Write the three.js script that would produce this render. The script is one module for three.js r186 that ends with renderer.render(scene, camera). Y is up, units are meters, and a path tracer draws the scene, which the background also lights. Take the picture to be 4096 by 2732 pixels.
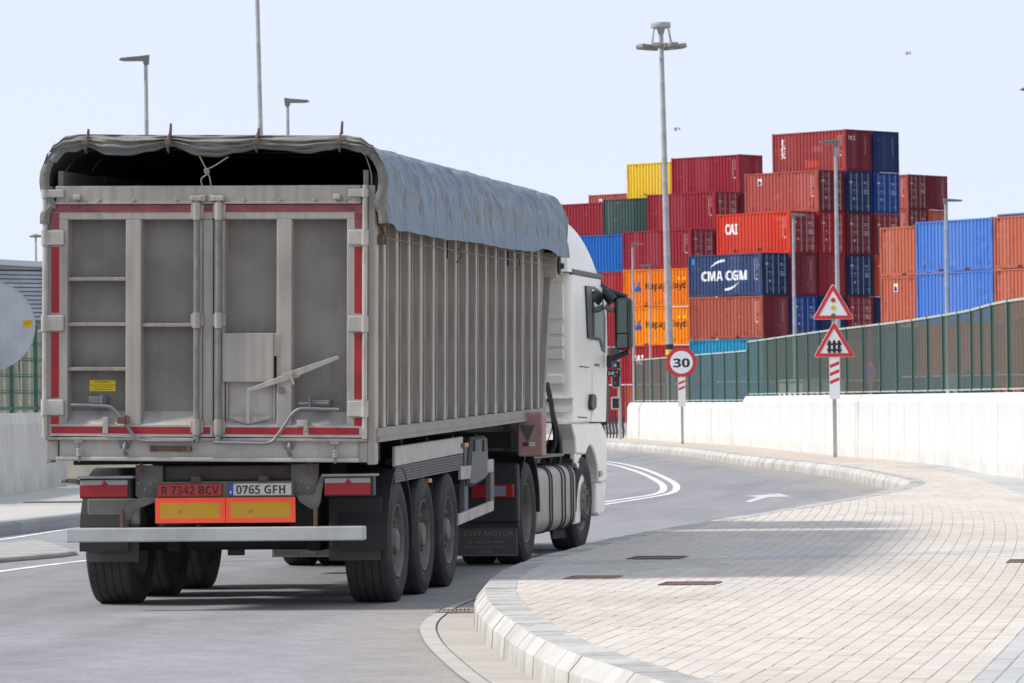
import * as THREE from 'three';
import { mergeGeometries } from 'three/addons/utils/BufferGeometryUtils.js';
import { RoundedBoxGeometry } from 'three/addons/geometries/RoundedBoxGeometry.js';

// ---------------------------------------------------------------- camera, sky, sun, exposure
const W = 4096, H = 2732, F = 16500, EYE = 1.61, ROLL = 0.012, PITCH = Math.atan(234 / F);
const scene = new THREE.Scene();
const camera = new THREE.PerspectiveCamera(2 * Math.atan(H / 2 / F) * 180 / Math.PI, W / H, 0.5, 4000);
camera.position.set(0, EYE, 0);
camera.rotation.set(PITCH, 0, -ROLL);
camera.focus = 36; camera.userData.fStop = 11;
camera.updateMatrixWorld(true);
const SUN = new THREE.Vector3(-0.735, 0.68, 0.03).normalize();
{
  const w = 512, h = 256, data = new Float32Array(w * h * 4);
  for (let j = 0; j < h; j++) for (let i = 0; i < w; i++) {
    const el = ((j + .5) / h - .5) * Math.PI, az = ((i + .5) / w - .5) * 2 * Math.PI;
    const d = new THREE.Vector3(Math.cos(az) * Math.cos(el), Math.sin(el), Math.sin(az) * Math.cos(el));
    const up = Math.max(0, d.y), c = Math.max(0, d.dot(SUN));
    const k = Math.pow(up, 0.55), glow = 0.10 * Math.pow(c, 3) + 0.25 * Math.pow(c, 40);
    const n = 0.012 * Math.sin(az * 7 + 3 * Math.sin(el * 9)) * Math.min(1, up * 6);
    const r = 0.715 - 0.11 * k + glow + n, g = 0.775 - 0.08 * k + glow + n, b = 0.885 - 0.015 * k + glow * .9 + n * .6;
    const o = (j * w + i) * 4, low = d.y < 0 ? 0.45 : 1;
    data[o] = r * low; data[o + 1] = g * low; data[o + 2] = b * low * (low < 1 ? .9 : 1); data[o + 3] = 1;
  }
  const t = new THREE.DataTexture(data, w, h, THREE.RGBAFormat, THREE.FloatType);
  t.mapping = THREE.EquirectangularReflectionMapping; t.magFilter = THREE.LinearFilter; t.minFilter = THREE.LinearFilter;
  t.wrapS = THREE.RepeatWrapping; t.needsUpdate = true;
  scene.background = t; scene.environment = t;
}
const sun = new THREE.DirectionalLight(new THREE.Color(1, 0.945, 0.86), 3.4);
sun.position.copy(SUN).multiplyScalar(120).add(new THREE.Vector3(0, 0, -60)); sun.target.position.set(0, 0, -60);
sun.castShadow = true; sun.shadow.radius = 13; sun.shadow.mapSize.set(4096, 4096);
Object.assign(sun.shadow.camera, { left: -90, right: 90, top: 90, bottom: -90, near: 1, far: 400 });
scene.add(sun, sun.target);
const renderer = new THREE.WebGLRenderer({ antialias: true });
renderer.toneMapping = THREE.LinearToneMapping; renderer.toneMappingExposure = 1.15;
renderer.shadowMap.enabled = true; renderer.shadowMap.type = THREE.PCFSoftShadowMap;

// ---------------------------------------------------------------- helpers
let seed = 7;
const rnd = () => { seed = (seed * 1664525 + 1013904223) >>> 0; return seed / 4294967296; };
const rr = (a, b) => a + (b - a) * rnd();
const V = (x, y, z) => new THREE.Vector3(x, y, z);
const clamp = (x, a = 0, b = 1) => Math.min(b, Math.max(a, x));
const sstep = (a, b, x) => { const t = clamp((x - a) / (b - a)); return t * t * (3 - 2 * t); };
const lerp = (a, b, t) => a + (b - a) * t;
const hash = (x, y) => { let h = (Math.imul(x | 0, 374761393) + Math.imul(y | 0, 668265263)) | 0; h = Math.imul(h ^ (h >>> 13), 1274126177); return ((h ^ (h >>> 16)) >>> 0) / 4294967296; };
function vn(x, y, px = 0, py = 0) {                       // value noise, tiling with period px, py when given
  const xi = Math.floor(x), yi = Math.floor(y), fx = x - xi, fy = y - yi;
  const m = (v, p) => p ? ((v % p) + p) % p : v;
  const a = hash(m(xi, px), m(yi, py)), b = hash(m(xi + 1, px), m(yi, py)), c = hash(m(xi, px), m(yi + 1, py)), d = hash(m(xi + 1, px), m(yi + 1, py));
  const u = fx * fx * (3 - 2 * fx), v = fy * fy * (3 - 2 * fy);
  return lerp(lerp(a, b, u), lerp(c, d, u), v);
}
function fbm(x, y, o = 4, px = 0, py = 0) { let s = 0, a = .5, t = 0; for (let i = 0; i < o; i++) { s += a * vn(x + i * 17, y + i * 31, px, py); t += a; x *= 2; y *= 2; px *= 2; py *= 2; a *= .5; } return s / t; }
// pixels of the 4096 x 2732 photograph to directions, and to points on a level or at a depth
const ray = (px, py) => V((px - W / 2) / F, -(py - H / 2) / F, -1).applyQuaternion(camera.quaternion);
const G = (px, py, h = 0) => { const v = ray(px, py), t = (h - EYE) / v.y; return V(v.x * t, h, v.z * t); };
const At = (px, py, d) => { const v = ray(px, py), t = d / -v.z; return V(v.x * t, EYE + v.y * t, v.z * t); };

const lin = a => a <= .0031308 ? a * 12.92 : 1.055 * Math.pow(a, 1 / 2.4) - .055;
function tex(n, m, fn, data = false) {                     // fn(u, v) gives linear r, g, b
  const d = new Uint8Array(n * m * 4);
  for (let j = 0; j < m; j++) for (let i = 0; i < n; i++) {
    const c = fn((i + .5) / n, (j + .5) / m), o = (j * n + i) * 4;
    for (let k = 0; k < 3; k++) { const x = clamp(c[k] ?? c[0]); d[o + k] = Math.round(255 * (data ? x : lin(x))); }
    d[o + 3] = 255;
  }
  const t = new THREE.DataTexture(d, n, m); t.wrapS = t.wrapT = THREE.RepeatWrapping; t.magFilter = THREE.LinearFilter; t.minFilter = THREE.LinearMipmapLinearFilter; t.generateMipmaps = true;
  if (!data) t.colorSpace = THREE.SRGBColorSpace; t.needsUpdate = true; return t;
}
const rep = (t, m) => { const c = t.clone(); c.repeat.set(1 / m, 1 / m); c.needsUpdate = true; return c; };   // m metres to a tile
function canvasTex(w, h, draw) {
  const c = document.createElement('canvas'); c.width = w; c.height = h; draw(c.getContext('2d'), w, h);
  const t = new THREE.CanvasTexture(c); t.colorSpace = THREE.SRGBColorSpace; t.anisotropy = 8; return t;
}
// ---- textures of matter
const T = {};
T.grime = tex(512, 512, (u, v) => { const f = fbm(u * 6, v * 6, 6, 6, 6), s = fbm(u * 40, v * 5, 3, 40, 5); const k = .60 + .62 * f + .14 * (s - .5); return [k, k * .985, k * .965]; });
T.streak = tex(512, 512, (u, v) => { const s = fbm(u * 34, v * 2, 4, 34, 2), f = fbm(u * 4, v * 4, 5, 4, 4); const k = .56 + .42 * s + .30 * f; return [k, k * .98, k * .955]; });
T.speck = tex(512, 512, (u, v) => { const f = fbm(u * 8, v * 8, 5, 8, 8), s = hash(u * 512, v * 512), q = vn(u * 128, v * 128, 128, 128); const q2 = vn(u * 36, v * 36, 36, 36), sp = hash(u * 170 + 5, v * 170) > .985 ? -.25 : 0; const k = .76 + .24 * f + .18 * (s - .5) + .16 * (q - .5) + .14 * (q2 - .5) + sp; return [k, k * .99, k * .985]; });
T.stone = tex(512, 512, (u, v) => { const f = fbm(u * 5, v * 5, 6, 5, 5), s = fbm(u * 3, v * 48, 3, 3, 48), p = hash(u * 512, v * 512); const k = .76 + .22 * f + .14 * (s - .5) + .06 * (p - .5); return [k, k * .985, k * .965]; });
T.fold = tex(512, 512, (u, v) => { const s = fbm(u * 3, v * 60, 4, 3, 60), f = fbm(u * 7, v * 7, 5, 7, 7), b = sstep(.5, .7, fbm(u * 4 + 2, v * 9, 4, 4, 9)); const k = .72 + .34 * s + .24 * (f - .5); return [k * lerp(1, .82, b), k * lerp(.985, .92, b), k * lerp(.95, 1.02, b)]; });
T.wall = tex(1024, 1024, (u, v) => { const y = v * 4, s = fbm(u * 90, v * 4, 4, 90, 4), f = fbm(u * 5, v * 5, 5, 5, 5), edge = .30 + .45 * fbm(u * 60, 3, 3, 60, 0) * fbm(u * 9 + 4, 8, 3, 9, 0), d = sstep(edge + .14, edge - .10, y) * sstep(.38, .60, fbm(u * 70, v * 16, 4, 70, 16)), r = sstep(.70, .80, fbm(u * 150 + 9, v * 3, 3, 150, 3)) * .10; const k = .92 + .05 * (s - .5) + .12 * (f - .5) - r; return [k * (1 - .08 * d), k * (1 - .12 * d), k * (1 - .19 * d)]; });
T.faint = tex(512, 512, (u, v) => { const f = fbm(u * 6, v * 6, 6, 6, 6), s = fbm(u * 40, v * 3, 3, 40, 3), k = .86 + .16 * f + .07 * (s - .5); return [k, k * .985, k * .96]; });
T.rough = tex(256, 256, (u, v) => { const f = fbm(u * 12, v * 12, 5, 12, 12); return [.55 + .5 * f]; }, true);
T.bump = tex(512, 512, (u, v) => [fbm(u * 64, v * 64, 3, 64, 64)], true);
T.soft = tex(512, 512, (u, v) => [fbm(u * 8, v * 8, 5, 8, 8)], true);
const rgb = (r, g, b) => new THREE.Color().setRGB(r, g, b);
function M(color, rough = .7, o = {}) {                    // o.map tile in metres: o.m
  const p = { color: Array.isArray(color) ? rgb(...color) : new THREE.Color(color), roughness: rough, ...o };
  const m = o.m; delete p.m; if (p.map && m) p.map = rep(p.map, m); if (p.bumpMap) p.bumpMap = rep(p.bumpMap, o.bm || m || 1); delete p.bm;
  if (p.roughnessMap) p.roughnessMap = rep(p.roughnessMap, m || 1);
  const phys = ['clearcoat', 'transmission', 'sheen', 'specularIntensity', 'thickness'].some(k => k in p);
  return phys ? new THREE.MeshPhysicalMaterial(p) : new THREE.MeshStandardMaterial(p);
}
// ---- geometry
function prep(g, keepUV) {
  if (g.index) g = g.toNonIndexed();
  for (const k of Object.keys(g.attributes)) if (!['position', 'normal', 'uv', 'color'].includes(k)) g.deleteAttribute(k);
  if (!g.attributes.normal) g.computeVertexNormals();
  if (!keepUV || !g.attributes.uv) {
    const p = g.attributes.position, n = p.count, uv = new Float32Array(n * 2), a = V(), b = V(), c = V();
    for (let i = 0; i < n; i += 3) {
      a.fromBufferAttribute(p, i); b.fromBufferAttribute(p, i + 1); c.fromBufferAttribute(p, i + 2);
      const f = b.clone().sub(a).cross(c.clone().sub(a)), X = Math.abs(f.x), Y = Math.abs(f.y), Z = Math.abs(f.z);
      [a, b, c].forEach((q, k) => { const o = (i + k) * 2; if (X >= Y && X >= Z) { uv[o] = q.z; uv[o + 1] = q.y; } else if (Y >= Z) { uv[o] = q.x; uv[o + 1] = q.z; } else { uv[o] = q.x; uv[o + 1] = q.y; } });
    }
    g.setAttribute('uv', new THREE.BufferAttribute(uv, 2));
  }
  return g;
}
const used = new Map();
const numbered = n => { const k = used.get(n) ?? 0; used.set(n, k + 1); return k ? `${n}_${String(k).padStart(3, '0')}` : n; };
function shade(o) { o.castShadow = o.receiveShadow = true; return o; }
function geo(list, keepUV) { const l = (Array.isArray(list) ? list : [list]).map(g => prep(g, keepUV)); return l.length === 1 ? l[0] : mergeGeometries(l); }
function part(name, list, mat, parent, o = {}) {
  const m = shade(new THREE.Mesh(o.shared ? list : geo(list, o.uv), mat)); m.name = parent === scene ? numbered(name) : name;
  if (o.mat4) m.applyMatrix4(o.mat4);
  if (o.pos) m.position.add(o.pos);
  if (o.label) m.userData.label = o.label; if (o.kind) m.userData.kind = o.kind;
  parent.add(m); return m;
}
function thing(name, label, category, pos, turn = 0, group) {
  const g = new THREE.Group(); g.name = numbered(name); if (pos) g.position.copy(pos); g.rotation.y = turn;
  g.userData = { label, category }; if (group) g.userData.group = group; scene.add(g); return g;
}
function sub(name, parent, mat4) { const g = new THREE.Group(); g.name = name; if (mat4) g.applyMatrix4(mat4); parent.add(g); return g; }
function struct(name, list, mat, o = {}) { return part(name, list, mat, scene, { ...o, kind: 'structure' }); }
const box = (w, h, d, x = 0, y = 0, z = 0) => new THREE.BoxGeometry(w, h, d).translate(x, y, z);
const bx = (x0, x1, y0, y1, z0, z1) => box(x1 - x0, y1 - y0, z1 - z0, (x0 + x1) / 2, (y0 + y1) / 2, (z0 + z1) / 2);
function rb(x0, x1, y0, y1, z0, z1, r = .008, s = 1) { const w = Math.abs(x1 - x0), h = Math.abs(y1 - y0), d = Math.abs(z1 - z0); return new RoundedBoxGeometry(w, h, d, s, Math.min(r, w / 2.1, h / 2.1, d / 2.1)).translate((x0 + x1) / 2, (y0 + y1) / 2, (z0 + z1) / 2); }
function rod(a, b, r, r2 = r, n = 12) { const d = b.clone().sub(a), L = d.length(), g = new THREE.CylinderGeometry(r2, r, L, n); g.applyQuaternion(new THREE.Quaternion().setFromUnitVectors(V(0, 1, 0), d.normalize())); const c = a.clone().add(b).multiplyScalar(.5); return g.translate(c.x, c.y, c.z); }
function tube(pts, r, seg = 40, n = 8, closed = false, tension = .5) { return new THREE.TubeGeometry(new THREE.CatmullRomCurve3(pts, closed, 'catmullrom', tension), seg, r, n, closed); }
function shape(pts) { const s = new THREE.Shape(); pts.forEach(([x, y], i) => i ? s.lineTo(x, y) : s.moveTo(x, y)); return s; }
function ext(s, depth, bevel = 0, n = 1) { const g = new THREE.ExtrudeGeometry(Array.isArray(s) ? shape(s) : s, { depth: depth - 2 * bevel, bevelEnabled: bevel > 0, bevelThickness: bevel, bevelSize: bevel, bevelOffset: -bevel, bevelSegments: n, curveSegments: 16 }); return g.translate(0, 0, bevel - depth / 2); }
const lathe = (pts, n = 48) => new THREE.LatheGeometry(pts.map(([r, a]) => new THREE.Vector2(r, a)), n);
const alongX = g => g.rotateZ(-Math.PI / 2);              // lathe axis y to x
function panelBox(w, h, d, front, side) { const m = shade(new THREE.Mesh(new THREE.BoxGeometry(w, h, d), [side, side, side, side, front, side])); return m; }
function grid(nu, nv, f, uvf) {                            // smooth sheet f(u, v)
  const p = [], uv = [], idx = [];
  for (let j = 0; j <= nv; j++) for (let i = 0; i <= nu; i++) { const q = f(i / nu, j / nv); p.push(q.x, q.y, q.z); const t = uvf ? uvf(i / nu, j / nv) : [i / nu, j / nv]; uv.push(...t); }
  for (let j = 0; j < nv; j++) for (let i = 0; i < nu; i++) { const a = j * (nu + 1) + i, b = a + 1, c = a + nu + 1, d = c + 1; idx.push(a, b, d, a, d, c); }
  const g = new THREE.BufferGeometry(); g.setAttribute('position', new THREE.Float32BufferAttribute(p, 3)); g.setAttribute('uv', new THREE.Float32BufferAttribute(uv, 2)); g.setIndex(idx); g.computeVertexNormals(); return g;
}
// ---- materials used in more than one place
const mat = {
  galv: M([.46, .47, .48], .55, { metalness: .35, map: T.grime, m: 1.2 }),
  greenPost: M([.02, .10, .065], .55), black: M([.018, .018, .02], .55), rubber: M([.03, .03, .031], .85, { map: T.grime, m: .8 }),
  concrete: M([.56, .54, .5], .9, { map: T.stone, m: 2.2, bumpMap: T.bump, bumpScale: .002 }),
  white: M([.78, .78, .76], .6), rust: M([.16, .09, .06], .85, { map: T.grime, m: .5 }),
};
// ================================================================ ground, road, pavements
const SW = 0.22;                                           // height of the paved corner above the road
const flat = (poly, y) => { const g = new THREE.ShapeGeometry(shape(poly.map(p => [p.x, -p.z]))); g.rotateX(-Math.PI / 2).translate(0, y, 0); return g; };
function sweep(pts, normals, prof, caps = true) {          // prof: [distance along the normal, y] pairs, in order; flat faces
  const P = [], uv = [], q = (a, b, c, d) => { for (const k of [a, b, c, a, c, d]) P.push(k.x, k.y, k.z); };
  const at = (i, k) => V(pts[i].x + normals[i].x * prof[k][0], prof[k][1] + (pts[i].y || 0), pts[i].z + normals[i].z * prof[k][0]);
  for (let i = 0; i + 1 < pts.length; i++) for (let k = 0; k + 1 < prof.length; k++) q(at(i, k), at(i, k + 1), at(i + 1, k + 1), at(i + 1, k));
  if (caps) for (const i of [0, pts.length - 1]) { const tri = THREE.ShapeUtils.triangulateShape(prof.map(([a, b]) => new THREE.Vector2(a, b)), []); for (const t of tri) for (const k of i ? t : [t[0], t[2], t[1]]) { const v = at(i, k); P.push(v.x, v.y, v.z); } }
  const g = new THREE.BufferGeometry(); g.setAttribute('position', new THREE.Float32BufferAttribute(P, 3)); g.computeVertexNormals(); return g;
}
function pathOf(points, step) {                            // even samples with tangents and the normal to the left of travel
  const c = new THREE.CatmullRomCurve3(points, false, 'centripetal'); c.arcLengthDivisions = 2000;
  const L = c.getLength(), n = Math.max(2, Math.round(L / step)), pts = [], nor = [];
  for (let i = 0; i <= n; i++) { const p = c.getPointAt(i / n), t = c.getTangentAt(i / n); t.y = 0; t.normalize(); pts.push(V(p.x, 0, p.z)); nor.push(V(t.z, 0, -t.x)); }
  return { pts, nor, L, n };
}
const offset = (path, k) => path.pts.map((p, i) => V(p.x + path.nor[i].x * k, 0, p.z + path.nor[i].z * k));
const inside = (poly, x, z) => { let c = false; for (let i = 0, j = poly.length - 1; i < poly.length; j = i++) { const a = poly[i], b = poly[j]; if ((a.z > z) !== (b.z > z) && x < (b.x - a.x) * (z - a.z) / (b.z - a.z) + a.x) c = !c; } return c; };

const kerbPx = [[3500, 2920], [3000, 2830], [2700, 2762], [2500, 2701], [2327, 2646], [2167, 2583], [2033, 2506], [1938, 2437], [1899, 2378], [1907, 2340], [1929, 2313], [1983, 2280], [2040, 2256], [2128, 2227], [2232, 2202], [2361, 2165], [2765, 2092], [3168, 2027], [3450, 1978], [3570, 1950], [3622, 1934], [3600, 1917], [3531, 1902], [3329, 1864], [3006, 1828], [2724, 1792], [2434, 1769], [2150, 1755], [1700, 1745]];
const kerbPath = pathOf(kerbPx.map(([x, y]) => G(x, y, SW)), .12);
const kerbNear = (x, z) => { let e = 1e9; for (let i = 0; i < kerbPath.pts.length; i += 5) { const p = kerbPath.pts[i], d = (p.x - x) ** 2 + (p.z - z) ** 2; if (d < e) e = d; } return Math.sqrt(e); };
mat.asphalt = M([.305, .298, .304], .92, { map: T.speck, m: 1.1, vertexColors: true, bumpMap: T.bump, bumpScale: .003, bm: .9 });
mat.yard = M([.30, .295, .285], .95, { map: T.speck, m: 3 });
struct('ground', new THREE.PlaneGeometry(1600, 1800, 8, 8).rotateX(-Math.PI / 2).translate(0, -.03, -700), mat.yard);
{
  // brown worn asphalt to the east of a long seam, pale polished wheel tracks
  const nx = 150, nz = 520, x0 = -22, x1 = 16, z0 = -12, z1 = -190;
  const g = new THREE.PlaneGeometry(x1 - x0, z0 - z1, nx, nz).rotateX(-Math.PI / 2).translate((x0 + x1) / 2, 0, (z0 + z1) / 2);
  const p = g.attributes.position, col = new Float32Array(p.count * 3), seam = [G(1340, 2732), G(1330, 2560), G(1560, 2440)];
  for (let i = 0; i < p.count; i++) {
    const x = p.getX(i), z = p.getZ(i), al = -z * .99 + x * .14, ac = x * .99 + z * .14;
    const sx = lerp(seam[0].x, seam[1].x, sstep(seam[0].z, seam[1].z, z)) + .05 * (fbm(z * 2, 3) - .5);
    const east = sstep(-.03, .1, x - sx) * sstep(-33.5, -32, z);
    let k = .86 + .22 * fbm(ac * .8, al * .09, 4) + .16 * (fbm(ac * 3.5, al * .35, 3) - .5) + .10 * (fbm(x * 5, z * 1.5, 3) - .5);
    const smear = sstep(.60, .80, fbm(x * 1.4 + 9, z * .5, 4)) * (z > -36 ? 1 : .4); k += .20 * smear; k -= .10 * sstep(.56, .66, fbm(ac * 2.6 + 31, al * .06 + 4, 3)); k += .05 * (hash(i, 77) - .5);
    const patch = sstep(.60, .63, vn(x * .55 + 3, z * .12 + 8)) * .07; k -= patch;
    let c = [k * 1.0, k * 1.0, k * 1.025];
    const kd = kerbNear(x, z), sand = sstep(1.5, .2, kd + .9 * (fbm(x * 1.3 + 7, z * .4, 4) - .5)) * .75;
    const e = .93 + .25 * (fbm(x * 2.2, z * 1.1, 4) - .45); c = [lerp(c[0], e * 1.02, east), lerp(c[1], e * .98, east), lerp(c[2], e * .93, east)];
    const sd = 1.02 + .3 * (fbm(x * 4, z * 2, 3) - .5); c = [lerp(c[0], 1.28 * sd, sand), lerp(c[1], 1.18 * sd, sand), lerp(c[2], 1.02 * sd, sand)];
    col.set(c, i * 3);
  }
  g.setAttribute('color', new THREE.BufferAttribute(col, 3));
  struct('road', g, mat.asphalt);
}
// ---- kerb of the paved corner: sharp nose near the trailer, far tip, then along the far side of the bend
mat.kerb = [0, 1, 2].map(i => M([.50 - i * .025, .487 - i * .025, .468 - i * .027], .9, { map: T.grime, m: 1.3 + i * .2, bumpMap: T.bump, bumpScale: .002 }));
{
  const kerb = new THREE.Group(); kerb.name = 'kerb'; kerb.userData = { kind: 'structure' }; scene.add(kerb);
  const prof = [[.012, -.04], [0, .135], [-.075, SW + .003], [-.30, SW + .003], [-.30, -.04]], step = 4;
  const bed = prof.map(([a, b]) => [a - .02 * (a > -.2) + .0, b - (b > 0 ? .014 : 0)]);
  part('kerb_bed', sweep(kerbPath.pts, kerbPath.nor, bed), M([.34, .315, .29], .95), kerb);
  for (let i = 0, k = 0; i < kerbPath.n; i += step, k++) {
    const e = Math.min(kerbPath.n, i + step), pts = kerbPath.pts.slice(i, e + 1).map(p => p.clone()), nor = kerbPath.nor.slice(i, e + 1);
    const t0 = pts[1].clone().sub(pts[0]).setLength(.003), t1 = pts.at(-1).clone().sub(pts.at(-2)).setLength(.003); pts[0].add(t0); pts.at(-1).sub(t1);
    const dy = rr(-.003, .003), dn = rr(-.004, .004);
    part('kerb_stone', sweep(pts, nor, prof.map(([a, b]) => [a + (a > -.2 ? dn : 0), b + (b > .1 ? dy : 0)])), mat.kerb[Math.floor(rnd() * 3)], kerb);
  }
  // concrete gutter and its outer border strip at the nose
  const n = kerbPath.n, from = 0, to = kerbPath.pts.findIndex((p, i) => i > 40 && p.z < -37);
  const gp = kerbPath.pts.slice(from, to), gn = kerbPath.nor.slice(from, to), taper = i => 1 - sstep(to - 70, to - 1, i);
  const lay = (a, b, y) => { const A = [], B = []; gp.forEach((p, i) => { const k = Math.max(.04, taper(i)); A.push(V(p.x + gn[i].x * a * k, y, p.z + gn[i].z * a * k)); B.push(V(p.x + gn[i].x * b * k, y, p.z + gn[i].z * b * k)); }); return { A, B }; };
  const strip = ({ A, B }) => { const P = []; for (let i = 0; i + 1 < A.length; i++) for (const v of [A[i], A[i + 1], B[i], B[i], A[i + 1], B[i + 1]]) P.push(v.x, v.y, v.z); const g = new THREE.BufferGeometry(); g.setAttribute('position', new THREE.Float32BufferAttribute(P, 3)); g.computeVertexNormals(); const nn = g.attributes.normal; for (let i = 0; i < nn.count; i++) nn.setXYZ(i, 0, 1, 0); return g; };
  struct('gutter', strip(lay(.0, .275, .008)), M([.49, .45, .40], .95, { map: T.stone, m: 1.7, bumpMap: T.bump, bumpScale: .002 }));
  struct('gutter_border', strip(lay(.29, .40, .012)), M([.50, .47, .435], .95, { map: T.stone, m: .9 }));
}
// ---- far wall line of the paved corner (foot of the white wall)
const wallFoot = pathOf([V(14.2, 0, -30), V(11.6, 0, -52), ...[[4096, 1913], [3813, 1868], [3555, 1838], [3329, 1819], [3127, 1799], [2958, 1782], [2724, 1767], [2510, 1752]].map(([x, y]) => G(x, y, SW))], .2);
const slab = [...offset(kerbPath, -.28), V(-30, 0, -175), V(4.3, 0, -165), ...[...wallFoot.pts].reverse().map((p, i, a) => V(p.x + .25, 0, p.z)), V(16, 0, -10)];
struct('pavement', flat(slab, SW - .004), M([.58, .505, .44], .95, { map: T.stone, m: 1.5 }));
{
  const far = slab.filter(() => true);
  // pavers: 20 x 10 cm, in rows
  const ang = 9.7 * Math.PI / 180, U = [Math.sin(ang), -Math.cos(ang)], N = [Math.cos(ang), Math.sin(ang)];
  const w = .111, l = .222, gw = .005, gl = .0022, ht = .03, c = .0014;
  const pg = (() => {
    const X = (w - gw) / 2, Z = (l - gl) / 2, x = X - c, z = Z - c * .8, y1 = -c * .7, b = -ht;
    const v = [[-x, 0, -z], [x, 0, -z], [x, 0, z], [-x, 0, z], [-X, y1, -Z], [X, y1, -Z], [X, y1, Z], [-X, y1, Z], [-X, b, -Z], [X, b, -Z], [X, b, Z], [-X, b, Z]];
    const f = [[3, 2, 1, 0], [7, 6, 2, 3], [6, 5, 1, 2], [5, 4, 0, 1], [4, 7, 3, 0], [11, 10, 6, 7], [10, 9, 5, 6], [9, 8, 4, 5], [8, 11, 7, 4]], P = [];
    for (const [a, b2, c2, d] of f) for (const k of [a, b2, c2, a, c2, d]) P.push(...v[k]);
    const g = new THREE.BufferGeometry(); g.setAttribute('position', new THREE.Float32BufferAttribute(P, 3)); g.computeVertexNormals(); return prep(g);
  })();
  const bandA = G(2300, 2252, SW), bandB = G(4096, 2203, SW), greyP = G(3985, 2640, SW);
  const keepOut = slab, camQ = camera.quaternion.clone().invert(), list = [];
  const kerbPoly = offset(kerbPath, -.16).concat([V(-30, 0, -175), V(16, 0, -175), V(20, 0, -10)]), wallPoly = slab;
  // rows follow a very gentle curve
  const A0 = Math.tan(10.6 * Math.PI / 180), row = d => A0 * (d - 20) - .00155 * (d - 20) * (d - 20), tilt = d => Math.atan(A0 - .0031 * (d - 20)), greyEdge = greyP.x - row(-greyP.z);
  for (let r = -60; r <= 110; r++) { let d = 17 + (r & 1 ? l / 2 : 0); while (d < 92) {
    const al = tilt(d), x = r * w / Math.cos(A0) + row(d), z = -d; d += l * Math.cos(al);
    if (z > -17 || z < -92) continue;
    const v = V(x, SW - EYE, z).applyQuaternion(camQ), px = W / 2 - F * v.x / v.z, py = H / 2 + F * v.y / v.z;
    if (px < 1700 || px > 4260 || py > 2830 || py < 1850) continue;
    if (!inside(kerbPoly, x, z) || !inside(wallPoly, x, z)) { if (!inside(kerbPoly, x, z)) continue; if (z < -60) continue; }
    const t = (x - bandA.x) / (bandB.x - bandA.x), bz = lerp(bandA.z, bandB.z, t), grey = Math.abs(z - bz) < .38 || x - row(-z) > greyEdge;
    list.push({ x, z, al, grey, d: -z, k: rnd(), s: fbm(x * 1.6, z * .8, 4), dirt: sstep(.58, .75, fbm(x * .9 + 5, z * .35 + 2, 4)) });
  } }
  list.sort((a, b) => a.d - b.d);
  const tone = p => { const k = (.93 + .055 * (p.k - .5) + .20 * (p.s - .5)) * (1 - .10 * p.dirt); return p.grey ? [.56 * k, .56 * k, .55 * k] : [.69 * k, .625 * k * (1 - .01 * p.dirt), .56 * k * (1 - .04 * p.dirt)]; };
  const P = new THREE.Group(); P.name = 'paving'; P.userData = { kind: 'structure' }; scene.add(P);
  const cache = new Map(), pmap = rep(T.stone, .9), yaw = -ang, pm = c3 => { const k = c3.map(v => Math.round(v * 40)).join(); if (!cache.has(k)) cache.set(k, new THREE.MeshStandardMaterial({ color: rgb(...c3.map(v => Math.round(v * 40) / 40)), roughness: .92, map: pmap })); return cache.get(k); };
  // uv differ from paver to paver through a few shifted copies of the geometry
  const variants = Array.from({ length: 8 }, () => { const g = pg.clone(), du = rnd(), dv = rnd(), u = g.attributes.uv; for (let i = 0; i < u.count; i++) u.setXY(i, u.getX(i) + du, u.getY(i) + dv); return g; });
  list.slice(0, 300).forEach((p, i) => { const m = part('paver', variants[i % 8], pm(tone(p)), P, { shared: true }); m.position.set(p.x, SW + rr(-.0015, .0015), p.z); m.rotation.y = -p.al; });
  const rest = list.slice(300), groups = [[], [], []]; rest.forEach((p, i) => groups[i % 3].push(p));
  groups.forEach((gl2, gi) => {
    const im = shade(new THREE.InstancedMesh(variants[gi], new THREE.MeshStandardMaterial({ color: 0xffffff, roughness: .92, map: pmap }), gl2.length)); im.name = 'paver_field'; im.userData.kind = 'stuff';
    const q = new THREE.Quaternion(), up = V(0, 1, 0), m4 = new THREE.Matrix4();
    gl2.forEach((p, i) => { im.setMatrixAt(i, m4.compose(V(p.x, SW + rr(-.0015, .0015), p.z), q.setFromAxisAngle(up, -p.al), V(1, 1, 1))); im.setColorAt(i, rgb(...tone(p))); });
    P.add(im);
  });
}
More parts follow.
